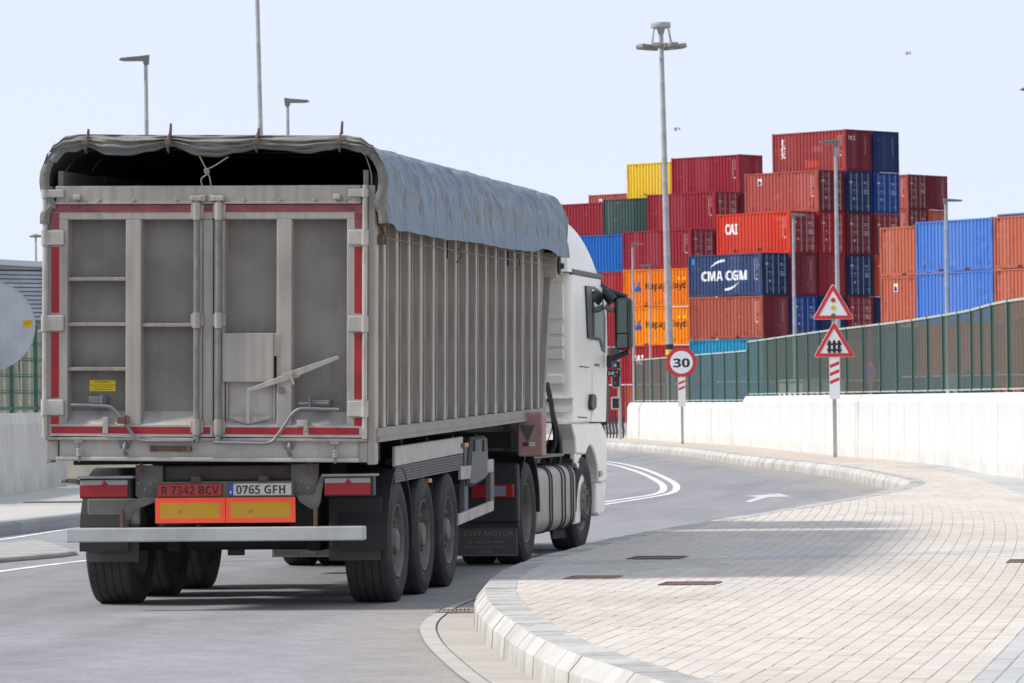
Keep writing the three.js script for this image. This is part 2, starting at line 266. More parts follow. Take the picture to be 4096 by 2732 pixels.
// ---- covers and grates
function cover(name, label, px0, px1, py0, py1, h, bars, m, turn = -9.7 * Math.PI / 180, dm = .62) {
  const a = G(px0, (py0 + py1) / 2, h), b = G(px1, (py0 + py1) / 2, h), n = G((px0 + px1) / 2, py1, h), f = G((px0 + px1) / 2, py0, h), w = a.distanceTo(b), d = clamp(n.distanceTo(f), .3, dm);
  const t = thing(name, label, name.includes('grate') ? 'grate' : 'manhole cover', V((a.x + b.x) / 2, h, (n.z + f.z) / 2), turn);
  part('frame', [bx(-w / 2, w / 2, -.02, .007, -d / 2, -d / 2 + .03), bx(-w / 2, w / 2, -.02, .007, d / 2 - .03, d / 2), bx(-w / 2, -w / 2 + .03, -.02, .007, -d / 2 + .03, d / 2 - .03), bx(w / 2 - .03, w / 2, -.02, .007, -d / 2 + .03, d / 2 - .03)], m, t);
  part('base', bx(-w / 2 + .03, w / 2 - .03, -.02, bars ? -.008 : .0035, -d / 2 + .03, d / 2 - .03), bars ? mat.black : m, t);
  for (let i = 0; i < bars; i++) { const x = lerp(-w / 2 + .04, w / 2 - .04, (i + .5) / bars), hw = (w - .08) / bars * .3; part('bar', bx(x - hw, x + hw, -.008, .006, -d / 2 + .03, d / 2 - .03), m, t); }
}
const castIron = M([.13, .085, .07], .8, { map: T.grime, m: .4 });
cover('drain_grate', 'slotted rusty drain grate set in the gutter at the kerb nose', 1745, 1893, 2434, 2456, .012, 7, M([.27, .21, .16], .85, { map: T.grime, m: .4 }), 0, .5);
cover('manhole_cover', 'dark brown rectangular cover in the grey paver band', 2525, 2735, 2226, 2238, SW, 0, castIron);
cover('manhole_cover', 'rusty cover with pale worn rim, beside the kerb of the paved corner', 2275, 2475, 2305, 2315, SW, 0, M([.26, .16, .12], .85, { map: T.grime, m: .3 }));
cover('manhole_cover', 'thin dark ribbed cover on the pale pavers below the grey band', 2650, 2872, 2329, 2341, SW, 0, castIron);
cover('drain_grate', 'brown slotted drain grate at the end of the grey paver band', 4034, 4180, 2230, 2262, SW, 7, castIron);
// ---- road markings
mat.paint = M([.74, .74, .73], .85, { map: T.grime, m: .7 });
function line(name, px, w = .13, y = .004, m = mat.paint) {
  const path = pathOf(px.map(([a, b]) => G(a, b)), .3), P = [];
  const A = offset(path, w / 2), B = offset(path, -w / 2);
  for (let i = 0; i + 1 < A.length; i++) for (const v of [A[i], B[i], A[i + 1], A[i + 1], B[i], B[i + 1]]) P.push(v.x, y, v.z);
  const g = new THREE.BufferGeometry(); g.setAttribute('position', new THREE.Float32BufferAttribute(P, 3)); g.setAttribute('normal', new THREE.Float32BufferAttribute(P.map((_, i) => i % 3 === 1 ? 1 : 0), 3));
  return struct(name, g, m);
}
line('lane_line', [[2200, 1822], [2430, 1846], [2547, 1869], [2652, 1908], [2706, 1945], [2676, 1975], [2563, 1996], [2422, 2018], [2250, 2050], [2000, 2110]]);
line('lane_line', [[2200, 1830], [2430, 1856], [2530, 1881], [2612, 1915], [2654, 1948], [2628, 1975], [2523, 1993], [2422, 2008], [2250, 2036], [2000, 2088]]);
line('lane_line', [[-700, 2400], [0, 2287], [350, 2243], [900, 2185]], .14);
line('edge_line', [[-500, 2225], [0, 2160], [350, 2106], [800, 2050]], .11);
struct('lane_arrow', flat([[2978, 2008], [3006, 2010], [3071, 1990], [3164, 1987], [3117, 1975], [2972, 1986], [3030, 1988]].map(([x, y]) => G(x, y)), .004), M([.60, .60, .60], .88, { map: T.grime, m: .5 }));
// ---- low island beside the left lane
{
  const pts = [[-700, 2330], [-300, 2240], [0, 2188], [150, 2176], [230, 2192], [310, 2221], [240, 2231], [0, 2252], [-400, 2320]].map(([x, y]) => G(x, y));
  const g = new THREE.ExtrudeGeometry(shape(pts.map(p => [p.x, -p.z])), { depth: .05, bevelEnabled: true, bevelThickness: .035, bevelSize: .06, bevelOffset: -.06, bevelSegments: 2 }).rotateX(-Math.PI / 2).translate(0, -.03, 0);
  const isl = new THREE.Group(); isl.name = 'traffic_island'; isl.userData = { kind: 'structure' }; scene.add(isl);
  part('island_slab', g, M([.38, .375, .355], .9, { map: T.grime, m: .9 }), isl);
}
// ---- pavement, kerb, wall and fence on the far side of the left lane
const LH = .17;
const leftFoot = [G(-900, 2262), G(0, 2145), G(375, 2101), G(800, 2052), G(1500, 1985)];
const leftKerb = pathOf(leftFoot, .12);
{
  const kerb = new THREE.Group(); kerb.name = 'far_kerb'; kerb.userData = { kind: 'structure' }; scene.add(kerb);
  const prof = [[.26, -.04], [.26, LH], [.03, LH], [0, LH - .03], [-.01, -.04]].map(([a, b]) => [a, b]);
  const ms = [0, 1].map(i => M([.34 - i * .03, .34 - i * .03, .345 - i * .03], .9, { map: T.stone, m: 1.1 }));
  for (let i = 0, k = 0; i < leftKerb.n; i += 8, k++) { const e = Math.min(leftKerb.n, i + 8), pts = leftKerb.pts.slice(i, e + 1).map(p => p.clone()), t = pts[1].clone().sub(pts[0]).setLength(.006); pts[0].add(t); pts.at(-1).sub(t); part('kerb_stone', sweep(pts, leftKerb.nor.slice(i, e + 1), prof), ms[k % 2], kerb); }
  const back = leftKerb.pts.map((p, i) => V(p.x - 9, 0, p.z - 3)).reverse();
  struct('far_pavement', flat([...offset(leftKerb, .25), ...back], LH - .004), M([.52, .50, .47], .95, { map: T.stone, m: 1.2, bumpMap: T.bump, bumpScale: .003 }));
}
cover('manhole_cover', 'rusty cover in the pavement before the concrete wall', 130, 350, 2003, 2014, LH, 0, castIron);
const wl = M([.62, .60, .56], .9, { map: T.streak, m: 2.6, bumpMap: T.bump, bumpScale: .003 });
const LW0 = G(-700, 2070, LH), LW1 = G(0, 1977, LH), LW2 = G(272, 1940, LH), LWd = LW2.clone().sub(LW1).normalize();
const LWh = At(0, 1654, -LW1.z).y - LH;
{
  const t = thing('concrete_wall', 'plain grey concrete wall with a sloped coping under the green mesh fence', 'wall');
  const dir = LWd, nor = V(-dir.z, 0, dir.x), start = LW2.clone().addScaledVector(dir, -14);
  for (let i = 0; i < 7; i++) {
    const a = start.clone().addScaledVector(dir, i * 2 + .008), b = start.clone().addScaledVector(dir, i * 2 + 1.992);
    const fr = V(dir.z * -1, 0, dir.x), n2 = [fr, fr];
    part('wall_panel', sweep([V(a.x, 0, a.z), V(b.x, 0, b.z)], n2, [[0, LH - .02], [0, LH + LWh - .18], [-.06, LH + LWh], [-.26, LH + LWh], [-.26, LH - .02]]), wl, t);
  }
}
// ================================================================ walls, fences, poles, signs
mat.whiteWall = M([.655, .655, .65], .85, { map: T.wall, m: 4, bumpMap: T.bump, bumpScale: .003 });
const netting = M([.062, .088, .074], .9, { transparent: true, opacity: .55, side: THREE.DoubleSide });
{
  const stepAt = (() => { const q = G(2968, 1783, SW); let b = 0, e = 1e9; wallFoot.pts.forEach((p, i) => { const d = p.distanceTo(V(q.x, 0, q.z)); if (d < e) { e = d; b = i; } }); return b; })();
  const tall = thing('boundary_wall', 'taller run of bright white concrete wall behind the crossing warning signs', 'wall'), low = thing('boundary_wall', 'lower run of white concrete wall behind the round speed sign', 'wall');
  const panel = (i, e, h, t) => {
    const pts = wallFoot.pts.slice(i, e + 1).map(p => p.clone()), d = pts[1].clone().sub(pts[0]).setLength(.011); pts[0].add(d); pts.at(-1).sub(d);
    part('wall_panel', sweep(pts, wallFoot.nor.slice(i, e + 1), [[.02, SW - .05], [0, SW + h - .17], [-.10, SW + h], [-.32, SW + h], [-.36, SW - .05]]), mat.whiteWall, t);
  };
  const len = 12;
  for (let i = 0; i < stepAt; i += len) panel(i, Math.min(stepAt, i + len), 1.42, tall);
  for (let i = stepAt; i < wallFoot.n; i += len) panel(i, Math.min(wallFoot.n, i + len), 1.25, low);
  for (const [t, i0, i1] of [[tall, 0, stepAt], [low, stepAt, wallFoot.n]]) part('joint_filler', sweep(wallFoot.pts.slice(i0, i1 + 1), wallFoot.nor.slice(i0, i1 + 1), [[-.015, SW - .04], [-.03, SW + 1.08], [-.2, SW + 1.1], [-.2, SW - .04]]), M([.30, .28, .25], .9), t);
  const fence = (label, i0, i1, wallH, fh, name) => {
    const t = thing('mesh_fence', label, 'fence'), every = 12, y0 = SW + wallH, rail = M([.36, .40, .37], .6);
    const P = i => V(wallFoot.pts[i].x - wallFoot.nor[i].x * .2, 0, wallFoot.pts[i].z - wallFoot.nor[i].z * .2);
    let n = 0; const idx = []; for (let i = i0; i <= i1; i += every) idx.push(i);
    const postG = prep(new THREE.BoxGeometry(.07, fh + .03, .07).translate(0, fh / 2, 0)), foot = prep(new THREE.BoxGeometry(.05, .07, .05).translate(0, .035, 0));
    idx.forEach(i => { const p = P(i), m = part('post', postG, mat.greenPost, t, { shared: true }); m.position.set(p.x, y0, p.z); m.rotation.y = Math.atan2(-wallFoot.nor[i].z, wallFoot.nor[i].x); });
    for (let k = 0; k + 1 < idx.length; k++) {
      const a = P(idx[k]), b = P(idx[k + 1]), d = b.clone().sub(a), L = d.length(), c = a.clone().add(b).multiplyScalar(.5), turn = Math.atan2(-d.z, d.x);
      const put = (nm, g, m) => { const o = part(nm, g, m, t); o.position.set(c.x, y0, c.z); o.rotation.y = turn; return o; };
      put('netting', bx(-L / 2 + .04, L / 2 - .04, .075, fh - .045, -.004, .004), netting);
      put('top_rail', bx(-L / 2 + .036, L / 2 - .036, fh - .045, fh, -.025, .025), rail);
      put('bottom_rail', bx(-L / 2 + .036, L / 2 - .036, .045, .075, -.02, .02), rail);
      const f = part('foot', foot, mat.greenPost, t, { shared: true }); f.position.set(c.x, y0 - .01, c.z); f.rotation.y = turn;
    }
  };
  fence('green post fence with grey windbreak netting along the taller white wall', Math.max(0, stepAt - 12 * 26), stepAt, 1.42, 1.58);
  fence('short run of green netted fence on the lower white wall', stepAt + 1, wallFoot.n, 1.25, 1.5);
}
// ---- green mesh fence on the grey wall
{
  const t = thing('mesh_fence', 'open green wire mesh fence standing on the grey concrete wall', 'fence');
  const y0 = LH + LWh, top = At(150, 1272, -LW1.z - 2).y, h = top - y0, dir = LWd, o = LW2.clone().addScaledVector(V(dir.z, 0, -dir.x), .13), turn = Math.atan2(-dir.z, dir.x);
  for (let i = 0; i < 6; i++) {
    const p = o.clone().addScaledVector(dir, -.15 - i * 2.5);
    part('post', bx(-.035, .035, 0, h + .02, -.035, .035), mat.greenPost, t, { pos: V(p.x, y0, p.z) });
    const c = p.clone().addScaledVector(dir, -1.25), put = (n, g, m = mat.greenPost) => { const q = part(n, g, m, t); q.position.set(c.x, y0, c.z); q.rotation.y = turn; };
    put('top_rail', bx(-1.21, 1.21, h - .05, h, -.02, .02)); put('bottom_rail', bx(-1.21, 1.21, .05, .11, -.02, .02));
    for (const y of [.34, .62, .9, 1.18]) if (y < h) put('wire', [bx(-1.21, 1.21, y - .012, y + .012, -.012, .002), bx(-1.21, 1.21, y + .03, y + .045, -.012, .002)]);
    put('wire_grid', Array.from({ length: 24 }, (_, k) => bx(-1.2 + k * .1, -1.197 + k * .1, .1, h - .05, .004, .007)));
  }
}
// ---- low warehouse behind the grey wall
{
  const d = 88, a = At(-500, 1035, d), b = At(430, 1083, d + 4), t = thing('warehouse', 'low warehouse with grey horizontal cladding above cream ribbed wall', 'building', V(0, 0, 0));
  const dir = b.clone().sub(a); dir.y = 0; const L = dir.length(); dir.normalize(); const turn = Math.atan2(-dir.z, dir.x), put = (n, g, m, par = t) => { const q = part(n, g, m, par); q.position.set(a.x, 0, a.z); q.rotation.y = turn; return q; };
  const yA = a.y, yB = b.y, yb = At(100, 1272, d).y, blue = [0, 1, 2].map(i => M([.36 + i * .02, .39 + i * .02, .44 + i * .02], .5, { map: T.grime, m: 3 }));
  put('core', ext([[0, -.02], [L, -.02], [L, yB - .05], [0, yA - .05]], 8).translate(0, 0, -4.12), M([.3, .3, .3], .9));
  const n = 12; for (let i = 0; i < n; i++) { const y = lerp(yb, yB - .02, i / n), hh = (yB - yb) / n; put('cladding_board', ext([[-.0, 0], [L, 0], [L, hh - .018], [0, hh - .018]], .05, .008).rotateX(-.05).translate(0, y, 0), blue[i % 3]); }
  put('gable_board', ext([[0, yB], [L, yB], [0, yA]], .06).translate(0, 0, -.02), blue[1]);
  put('eaves', ext([[0, yA], [L, yB], [L, yB + .12], [0, yA + .12]], .5).translate(0, 0, -.1), M([.52, .54, .57], .5));
  const rib = []; for (let x = 0; x < L; x += .22) rib.push(ext([[x, 0], [x + .05, .04], [x + .13, .04], [x + .18, 0]], yb - .3).rotateX(-Math.PI / 2).translate(0, (yb - .3) / 2 + .05, 0));
  put('ribbed_wall', [bx(0, L, 0, yb - .2, -.1, 0), ...rib], M([.74, .68, .52], .8, { map: T.streak, m: 3 }));
}
{
  const p = G(278, 1948, LH), q = G(520, 1925, LH), t = thing('gate_pier', 'cream rendered pier at the end of the grey wall', 'wall', V((p.x + q.x) / 2 + .1, LH - .01, (p.z + q.z) / 2 - .3));
  part('pier', rb(-.75, .75, 0, 1.2, -.3, .3, .02), M([.66, .60, .47], .85, { map: T.grime, m: 1.5 }), t); part('pier_cap', rb(-.78, .78, 1.2, 1.26, -.33, .33, .01), M([.6, .58, .54], .85, { map: T.grime, m: 1 }), t);
}
// ---- street lamps and masts
mat.lampHead = M([.23, .23, .21], .5, { metalness: .3, map: T.grime, m: .6 });
function lamp(label, px, py, d, face, len, group, r = .075) {
  const top = At(px, py, d), t = thing('street_lamp', label, 'street lamp', V(top.x, 0, top.z), 0, group), h = top.y;
  part('base_plate', bx(-.2, .2, -.03, .03, -.2, .2), mat.galv, t);
  part('pole', rod(V(0, 0, 0), V(0, h - .08, 0), r * 1.3, r * .75, 14), mat.galv, t);
  const s = Math.sign(face), k = Math.abs(face), hd = sub('head', t);
  const prof = [[-.07, -.16], [.05, -.16], [.07, -.07], [len, -.055], [len + .03, -.03], [len - .02, .005], [.1, .05], [-.09, .075]];
  part('housing', ext(prof, .24, .012).rotateY(s > 0 ? -.35 * (1 - k) : Math.PI + .35 * (1 - k)), mat.lampHead, hd).position.y = h;
  part('lens', bx(.14, len - .06, -.075, -.055, -.07, .07).rotateY(s > 0 ? 0 : Math.PI), M([.5, .5, .46], .3), hd).position.y = h;
}
lamp('galvanised street lamp with long flat head, taller of two above the trailer cover', 583, 232, 100, -.9, .62, undefined, .06);
lamp('galvanised street lamp with short flat head, shorter of two above the trailer cover', 1150, 402, 118, .9, .6, undefined, .06);
lamp('street lamp rising behind the triangular warning signs', 3342, 566, 132, -.75, .5, undefined, .07);
lamp('street lamp standing before the red container with white letters and maroon doors', 3172, 858, 186, .8, .55);
lamp('street lamp standing before the pair of stacked bright blue containers', 3782, 800, 172, .95, .68);
lamp('taller slim street lamp before the two orange containers', 2530, 975, 220, .9, .58);
lamp('shorter slim street lamp before the two orange containers', 2598, 1060, 254, -.9, .6);
lamp('street lamp whose head alone shows at the edge of the open sky', 4178, 352, 110, -.9, .62);
{
  const top = At(143, 945, 210), t = thing('street_lamp', 'thin street lamp with a round disc head above the warehouse roof', 'street lamp', V(top.x, 0, top.z));
  part('pole', rod(V(0, -.03, 0), V(0, top.y - .05, 0), .09, .05, 12), mat.galv, t);
  part('head', lathe([[0, .12], [.06, .12], [.3, .04], [.34, 0], [.3, -.05], [0, -.06]], 24).translate(0, top.y, 0), mat.lampHead, t);
}
{
  const b = At(1062, 700, 120), top = At(1034, -120, 120), t = thing('high_mast', 'very tall plain tapered mast running out of the sky above the trailer', 'mast', V(b.x, 0, b.z));
  const lean = (top.x - b.x) / (top.y - b.y), h = top.y + 9; t.rotation.z = -lean * .6;
  part('pole', rod(V(0, -.03, 0), V(0, h, 0), .085, .045, 20), mat.galv, t); part('head', lathe([[0, .2], [.9, .15], [1, 0], [.2, -.1], [0, -.1]], 20).translate(0, h, 0), mat.lampHead, t);
}
{
  const d = 200, top = At(2645, 110, d), base = At(2682, 1500, d), t = thing('high_mast', 'tall floodlight mast with a ring of lamps and striped base band', 'mast', V(base.x + .03, 0, base.z)), h = top.y;
  t.rotation.z = Math.atan2(base.x - top.x + .05, h);
  part('base_plate', lathe([[0, -.03], [.45, -.03], [.45, .03], [0, .03]], 24), mat.galv, t);
  part('pole', rod(V(0, 0, 0), V(0, h - .1, 0), .20, .105, 28), mat.galv, t);
  const yb = At(2682, 1400, d).y, R = y => lerp(.20, .105, y / (h - .1));
  for (let i = 0; i < 5; i++) { const y = yb + .28 - i * .26; part('band', rod(V(0, y - .26, 0), V(0, y, 0), R(y - .26) + .008, R(y) + .008, 28), i % 2 ? M([.75, .48, .05], .6) : mat.black, t); }
  part('crown', lathe([[0, .14], [.46, .14], [.48, .12], [.48, -.10], [.44, -.12], [.2, -.17], [.13, -.42], [0, -.42]], 24).translate(0, h + .1, 0), mat.galv, t);
  part('ring', new THREE.TorusGeometry(.80, .05, 8, 32).rotateX(Math.PI / 2).translate(0, h - .85, 0), mat.galv, t);
  for (let i = 0; i < 3; i++) { const a = i * 2.09 + .5; part('hanger', rod(V(Math.cos(a) * .4, h - .02, Math.sin(a) * .4), V(Math.cos(a) * .55, h - .85, Math.sin(a) * .55), .05, .05, 8), mat.galv, t); part('spoke', rod(V(0, h - .85, 0), V(Math.cos(a) * .80, h - .85, Math.sin(a) * .80), .04, .04, 8), mat.galv, t); }
  for (let i = 0; i < 8; i++) {
    const a = i * Math.PI / 4 + .25, c = V(Math.cos(a) * .92, h - .95, Math.sin(a) * .92), g = rb(-.30, .30, -.09, .11, -.22, .22, .03).rotateZ(.12).rotateY(-a).translate(c.x, c.y, c.z);
    const f = part('floodlight', g, M([.26, .25, .22], .55, { metalness: .3 }), t); part('glass', rb(-.2, .2, -.085, -.068, -.13, .13, .005).rotateZ(.12).rotateY(-a).translate(c.x, c.y, c.z), M([.25, .14, .1], .25), f);
  }
}
// ---- traffic signs
const signWhite = M([.80, .80, .80], .45), signBack = M([.45, .48, .50], .45, { metalness: .4 });
const roundTri = (s, r) => { const c = s / Math.sqrt(3), sh = new THREE.Shape(), P = [90, 210, 330].map(a => [Math.cos(a * Math.PI / 180) * c, Math.sin(a * Math.PI / 180) * c]); const k = r / s; P.forEach((p, i) => { const q = P[(i + 1) % 3], z = P[(i + 2) % 3]; const a = [lerp(p[0], z[0], k), lerp(p[1], z[1], k)], b = [lerp(p[0], q[0], k), lerp(p[1], q[1], k)]; i ? sh.lineTo(...a) : sh.moveTo(...a); sh.quadraticCurveTo(...p, ...b); }); sh.closePath(); return sh; };
const red = M([.60, .030, .035], .45), pureBlack = M([.012, .012, .012], .5);
function boardPrint(n) { return canvasTex(128, 512, (c, w, h) => { c.fillStyle = '#e6e8ec'; c.fillRect(0, 0, w, h); c.fillStyle = '#cf2b2f'; for (let i = 0; i < n; i++) { const y = 105 + i * 95; c.beginPath(); c.moveTo(6, y); c.lineTo(w - 6, y - 45); c.lineTo(w - 6, y - 5); c.lineTo(6, y + 40); c.fill(); } }); }
const signFlip = -.06;
{
  const p = G(2730, 1776, SW), d = -p.z, c = At(2728, 1449, d), t = thing('speed_sign', 'round red ringed 30 speed sign with two striped bars on its post', 'traffic sign', V(p.x, SW, p.z), signFlip);
  const R = .46, y = c.y - SW; part('post', rb(-.04, .04, -.02, y + .3, -.06, -.02, .008), mat.galv, t);
  part('disc', new THREE.CylinderGeometry(R, R, .02, 64).rotateX(Math.PI / 2).translate(0, y, 0), red, t);
  const f = canvasTex(512, 512, (x, w) => { x.fillStyle = '#e9ebee'; x.fillRect(0, 0, w, w); x.fillStyle = '#181818'; x.font = 'bold 330px sans-serif'; x.textAlign = 'center'; x.textBaseline = 'middle'; x.save(); x.translate(256, 274); x.scale(390 / x.measureText('30').width, .82); x.fillText('30', 0, 0); x.lineWidth = 8; x.strokeStyle = '#181818'; x.strokeText('30', 0, 0); x.restore(); });
  part('face', new THREE.CircleGeometry(R * .745, 64).translate(0, y, .0125), M([1, 1, 1], .45, { map: f }), t, { uv: true });
  const b = panelBox(.225, 1.0, .02, M([1, 1, 1], .5, { map: boardPrint(2) }), signBack); b.name = 'marker_board'; b.position.set(0, At(2728, 1566, d).y - SW, 0); b.scale.y = (At(2728, 1507, d).y - At(2728, 1629, d).y); t.add(b);
}
{
  const p = G(3341, 1829, SW), d = -p.z, t = thing('warning_sign', 'two red triangles on one post, traffic lights above a gated level crossing', 'traffic sign', V(p.x, SW, p.z), -.1);
  const top = At(3331, 1139, d).y - SW; part('post', rb(-.045, .045, -.02, top - .2, -.07, -.025, .008), mat.galv, t);
  const S = .96, cy = [At(3331, 1229, d).y - SW, At(3333, 1380, d).y - SW];
  cy.forEach((y, i) => {
    const s = sub('triangle_sign', t); s.position.set(i ? .012 : 0, y, 0);
    part('plate', ext(roundTri(S, .09), .018, .004), signWhite, s);
    const ring = roundTri(S * .975, .085); ring.holes.push(new THREE.Path(roundTri(S * .68, .02).getPoints(8)));
    part('rim', ext(ring, .004).translate(0, 0, .0125), red, s);
    const dot = (y2, m) => part('light_symbol', new THREE.CylinderGeometry(.055, .055, .004, 24).rotateX(Math.PI / 2).translate(0, y2, .0125), m, s);
    if (!i) { dot(.16, M([.62, .03, .03], .5)); dot(-.015, M([.66, .46, .02], .5)); dot(-.19, M([.02, .27, .10], .5)); }
    else {
      const L = []; for (const x of [-.11, 0, .11]) L.push(ext([[x - .034, -.15], [x + .034, -.15], [x + .034, .11], [x, .15], [x - .034, .11]], .004)); L.push(box(.34, .042, .004, 0, -.085), box(.34, .042, .004, 0, .05));
      part('gate_symbol', [...L.slice(0, 3), ...L.slice(3).map(g => g.translate(0, 0, .001))].map(g => g.translate(0, -.03, .0125)), pureBlack, s);
    }
  });
  const y0 = At(3334, 1424, d).y - SW, y1 = At(3335, 1597, d).y - SW, b = panelBox(.24, y0 - y1, .02, M([1, 1, 1], .5, { map: boardPrint(3) }), signBack); b.name = 'marker_board'; b.position.set(.01, (y0 + y1) / 2, -.004); t.add(b);
}
{
  const d = 42, c = At(-38, 1303, d), t = thing('round_sign', 'grey back of a round road sign with a small yellow sticker', 'traffic sign', V(c.x, .03, c.z), .12);
  const R = .455; part('post', rod(V(-.02, -.02, -.05), V(-.02, c.y + .3, -.05), .03, .03), mat.galv, t);
  part('plate', lathe([[0, .008], [R - .012, .008], [R - .004, .02], [R, .018], [R, -.008], [0, -.008]], 72).rotateX(Math.PI / 2).translate(0, c.y - .03, 0), M([.52, .56, .59], .5, { metalness: .25, map: T.grime, m: 2 }), t);
  const st = canvasTex(256, 128, (x, w, h) => { x.fillStyle = '#e8b81c'; x.fillRect(0, 0, w, h); x.fillStyle = '#4d3d12'; for (let i = 0; i < 3; i++) for (let k = 0; k < 8 - i; k++) x.fillRect(14 + k * 29, 16 + i * 34, 12 + (k * 7 + i * 3) % 13, 15); });
  part('sticker', new THREE.PlaneGeometry(.092, .07).translate(.375, c.y - .03 + (1303 - 1296) / F * d, .0125), M([1, 1, 1], .6, { map: st }), t, { uv: true });
  part('back_rail', [box(.62, .035, .02, 0, c.y + .15, -.02), box(.62, .035, .02, 0, c.y - .2, -.02)], mat.galv, t);
}
// ---- signals beyond the bend
{
  const p = At(2462, 1745, 142), t = thing('signal_post', 'dark traffic signal with black boards beside the lorry cab mirror', 'traffic light', V(p.x, 0, p.z)), d = 142, Y = y => At(2462, y, d).y, X = x => At(x, 1500, d).x - p.x;
  part('post', rod(V(X(2478), -.03, -.12), V(X(2478), Y(1330), -.12), .06, .05), mat.galv, t);
  const bd = (x0, x1, y0, y1, txt, nm) => { const m = canvasTex(256, 96, (c, w, h) => { c.fillStyle = '#15171a'; c.fillRect(0, 0, w, h); c.fillStyle = '#d8dadd'; c.font = 'bold 66px sans-serif'; c.textAlign = 'center'; c.textBaseline = 'middle'; c.fillText(txt, w / 2, h / 2 + 3); }), b = panelBox(X(x1) - X(x0), Y(y0) - Y(y1), .04, M([1, 1, 1], .6, { map: m }), mat.black); b.name = nm; b.position.set((X(x0) + X(x1)) / 2, (Y(y0) + Y(y1)) / 2, 0); t.add(b); };
  bd(2424, 2480, 1446, 1474, 'SF-8', 'board'); bd(2424, 2480, 1478, 1506, 'S-M-2', 'board');
  part('upper_frame', [rb(X(2436), X(2482), Y(1436), Y(1388), -.06, .02, .02)], M([.12, .13, .13], .6), t); part('upper_screen', rb(X(2441), X(2477), Y(1430), Y(1394), .02, .03, .004), M([.05, .055, .06], .4), t);
  const hd = sub('signal_head', t), capsule = (w, h, r) => { const s = new THREE.Shape(); s.moveTo(-w, -h + r); s.quadraticCurveTo(-w, -h, -w + r, -h); s.lineTo(w - r, -h); s.quadraticCurveTo(w, -h, w, -h + r); s.lineTo(w, h - r); s.quadraticCurveTo(w, h, w - r, h); s.lineTo(-w + r, h); s.quadraticCurveTo(-w, h, -w, h - r); return s; };
  const cy = (Y(1490) + Y(1552)) / 2, hw = (X(2480) - X(2445)) / 2, hh = (Y(1490) - Y(1552)) / 2, cx = X(2463);
  part('backing', ext(capsule(hw, hh, hw * .9), .03, .005).translate(cx, cy, 0), M([.5, .51, .53], .5), hd); part('housing', ext(capsule(hw * .8, hh * .88, hw * .7), .12, .01).translate(cx, cy, .06), mat.black, hd);
  for (const k of [-1, 1]) part('lens', new THREE.SphereGeometry(hw * .52, 20, 12, 0, Math.PI * 2, 0, 1.2).rotateX(Math.PI / 2).translate(cx, cy + k * hh * .42, .09), M([.06, .02, .02], .25), hd);
  part('lower_frame', rb(X(2444), X(2478), Y(1588), Y(1638), -.04, .02, .02), M([.5, .51, .53], .5), t); part('lower_screen', rb(X(2448), X(2474), Y(1593), Y(1633), .02, .035, .004), mat.black, t);
}
{
  const b0 = G(2428, 1752, 0), t = thing('folding_barrier', 'dark expanding lattice barrier beside the end of the white wall', 'barrier', V(At(2455, 1745, 146).x, 0, -146)), k = 146 / F;
  for (let i = 0; i < 7; i++) { const x = (-40 + i * 13) * k, h = (88 - (i % 3) * 4) * k; part('slat', ext([[-.035, 0], [.02, 0], [.055, h * .35], [.02, h * .62], [.04, h], [-.03, h], [-.055, h * .6], [-.015, h * .34]], .05, .008).translate(x, 0, (i % 2) * .03), M([.05, .05, .055], .6), t).position.y = .2; }
  part('rail', [bx(-42 * k, 42 * k, .36, .42, .055, .085), bx(-42 * k, 42 * k, .72, .78, .055, .085)], M([.10, .10, .10], .6), t); part('foot_rail', bx(-45 * k, 45 * k, -.03, .21, -.05, .09), M([.22, .2, .15], .7), t);
}
// ---- things half seen through the netting
{
  const q = (px, py, d) => { const p = At(px, py, d); return V(p.x, 0, p.z); };
  let t = thing('utility_cabin', 'pale boxy cabin half seen through the fence netting', 'cabin', q(3245, 1500, 165), .5);
  part('walls', rb(-1.0, 1.0, -.03, 2.2, -.9, .9, .03), M([.6, .6, .56], .7, { map: T.grime, m: 2 }), t); part('roof', rb(-1.08, 1.08, 2.2, 2.3, -.98, .98, .02), M([.4, .4, .4], .7), t); part('door', rb(-.75, .1, 0, 1.95, .9, .93, .01), M([.5, .5, .47], .6), t);
  t = thing('no_parking_sign', 'blue and red round sign seen at an angle through the netting', 'traffic sign', q(3478, 1500, 120), -1.05);
  part('post', rod(V(0, -.03, -.04), V(0, 2.6, -.04), .03, .03), mat.galv, t); const y = At(3478, 1494, 120).y; part('disc', new THREE.CylinderGeometry(.3, .3, .02, 32).rotateX(Math.PI / 2).translate(0, y, 0), red, t); part('face', new THREE.CylinderGeometry(.23, .23, .006, 32).rotateX(Math.PI / 2).translate(0, y, .013), M([.04, .1, .42], .5), t); part('bar', box(.44, .05, .004, 0, 0, 0).rotateZ(-.78).translate(0, y, .018), red, t);
  t = thing('control_cabinet', 'grey metal cabinet on a post behind the fence netting', 'cabinet', q(3812, 1500, 150), .2);
  part('post', rod(V(0, -.03, 0), V(0, 1.6, 0), .05, .05), mat.galv, t); part('cabinet', rb(-.27, .27, 1.25, 2.35, -.2, .2, .03), M([.5, .52, .53], .5), t); part('door', rb(-.23, .23, 1.32, 2.28, .2, .215, .01), M([.45, .47, .48], .5), t);
}
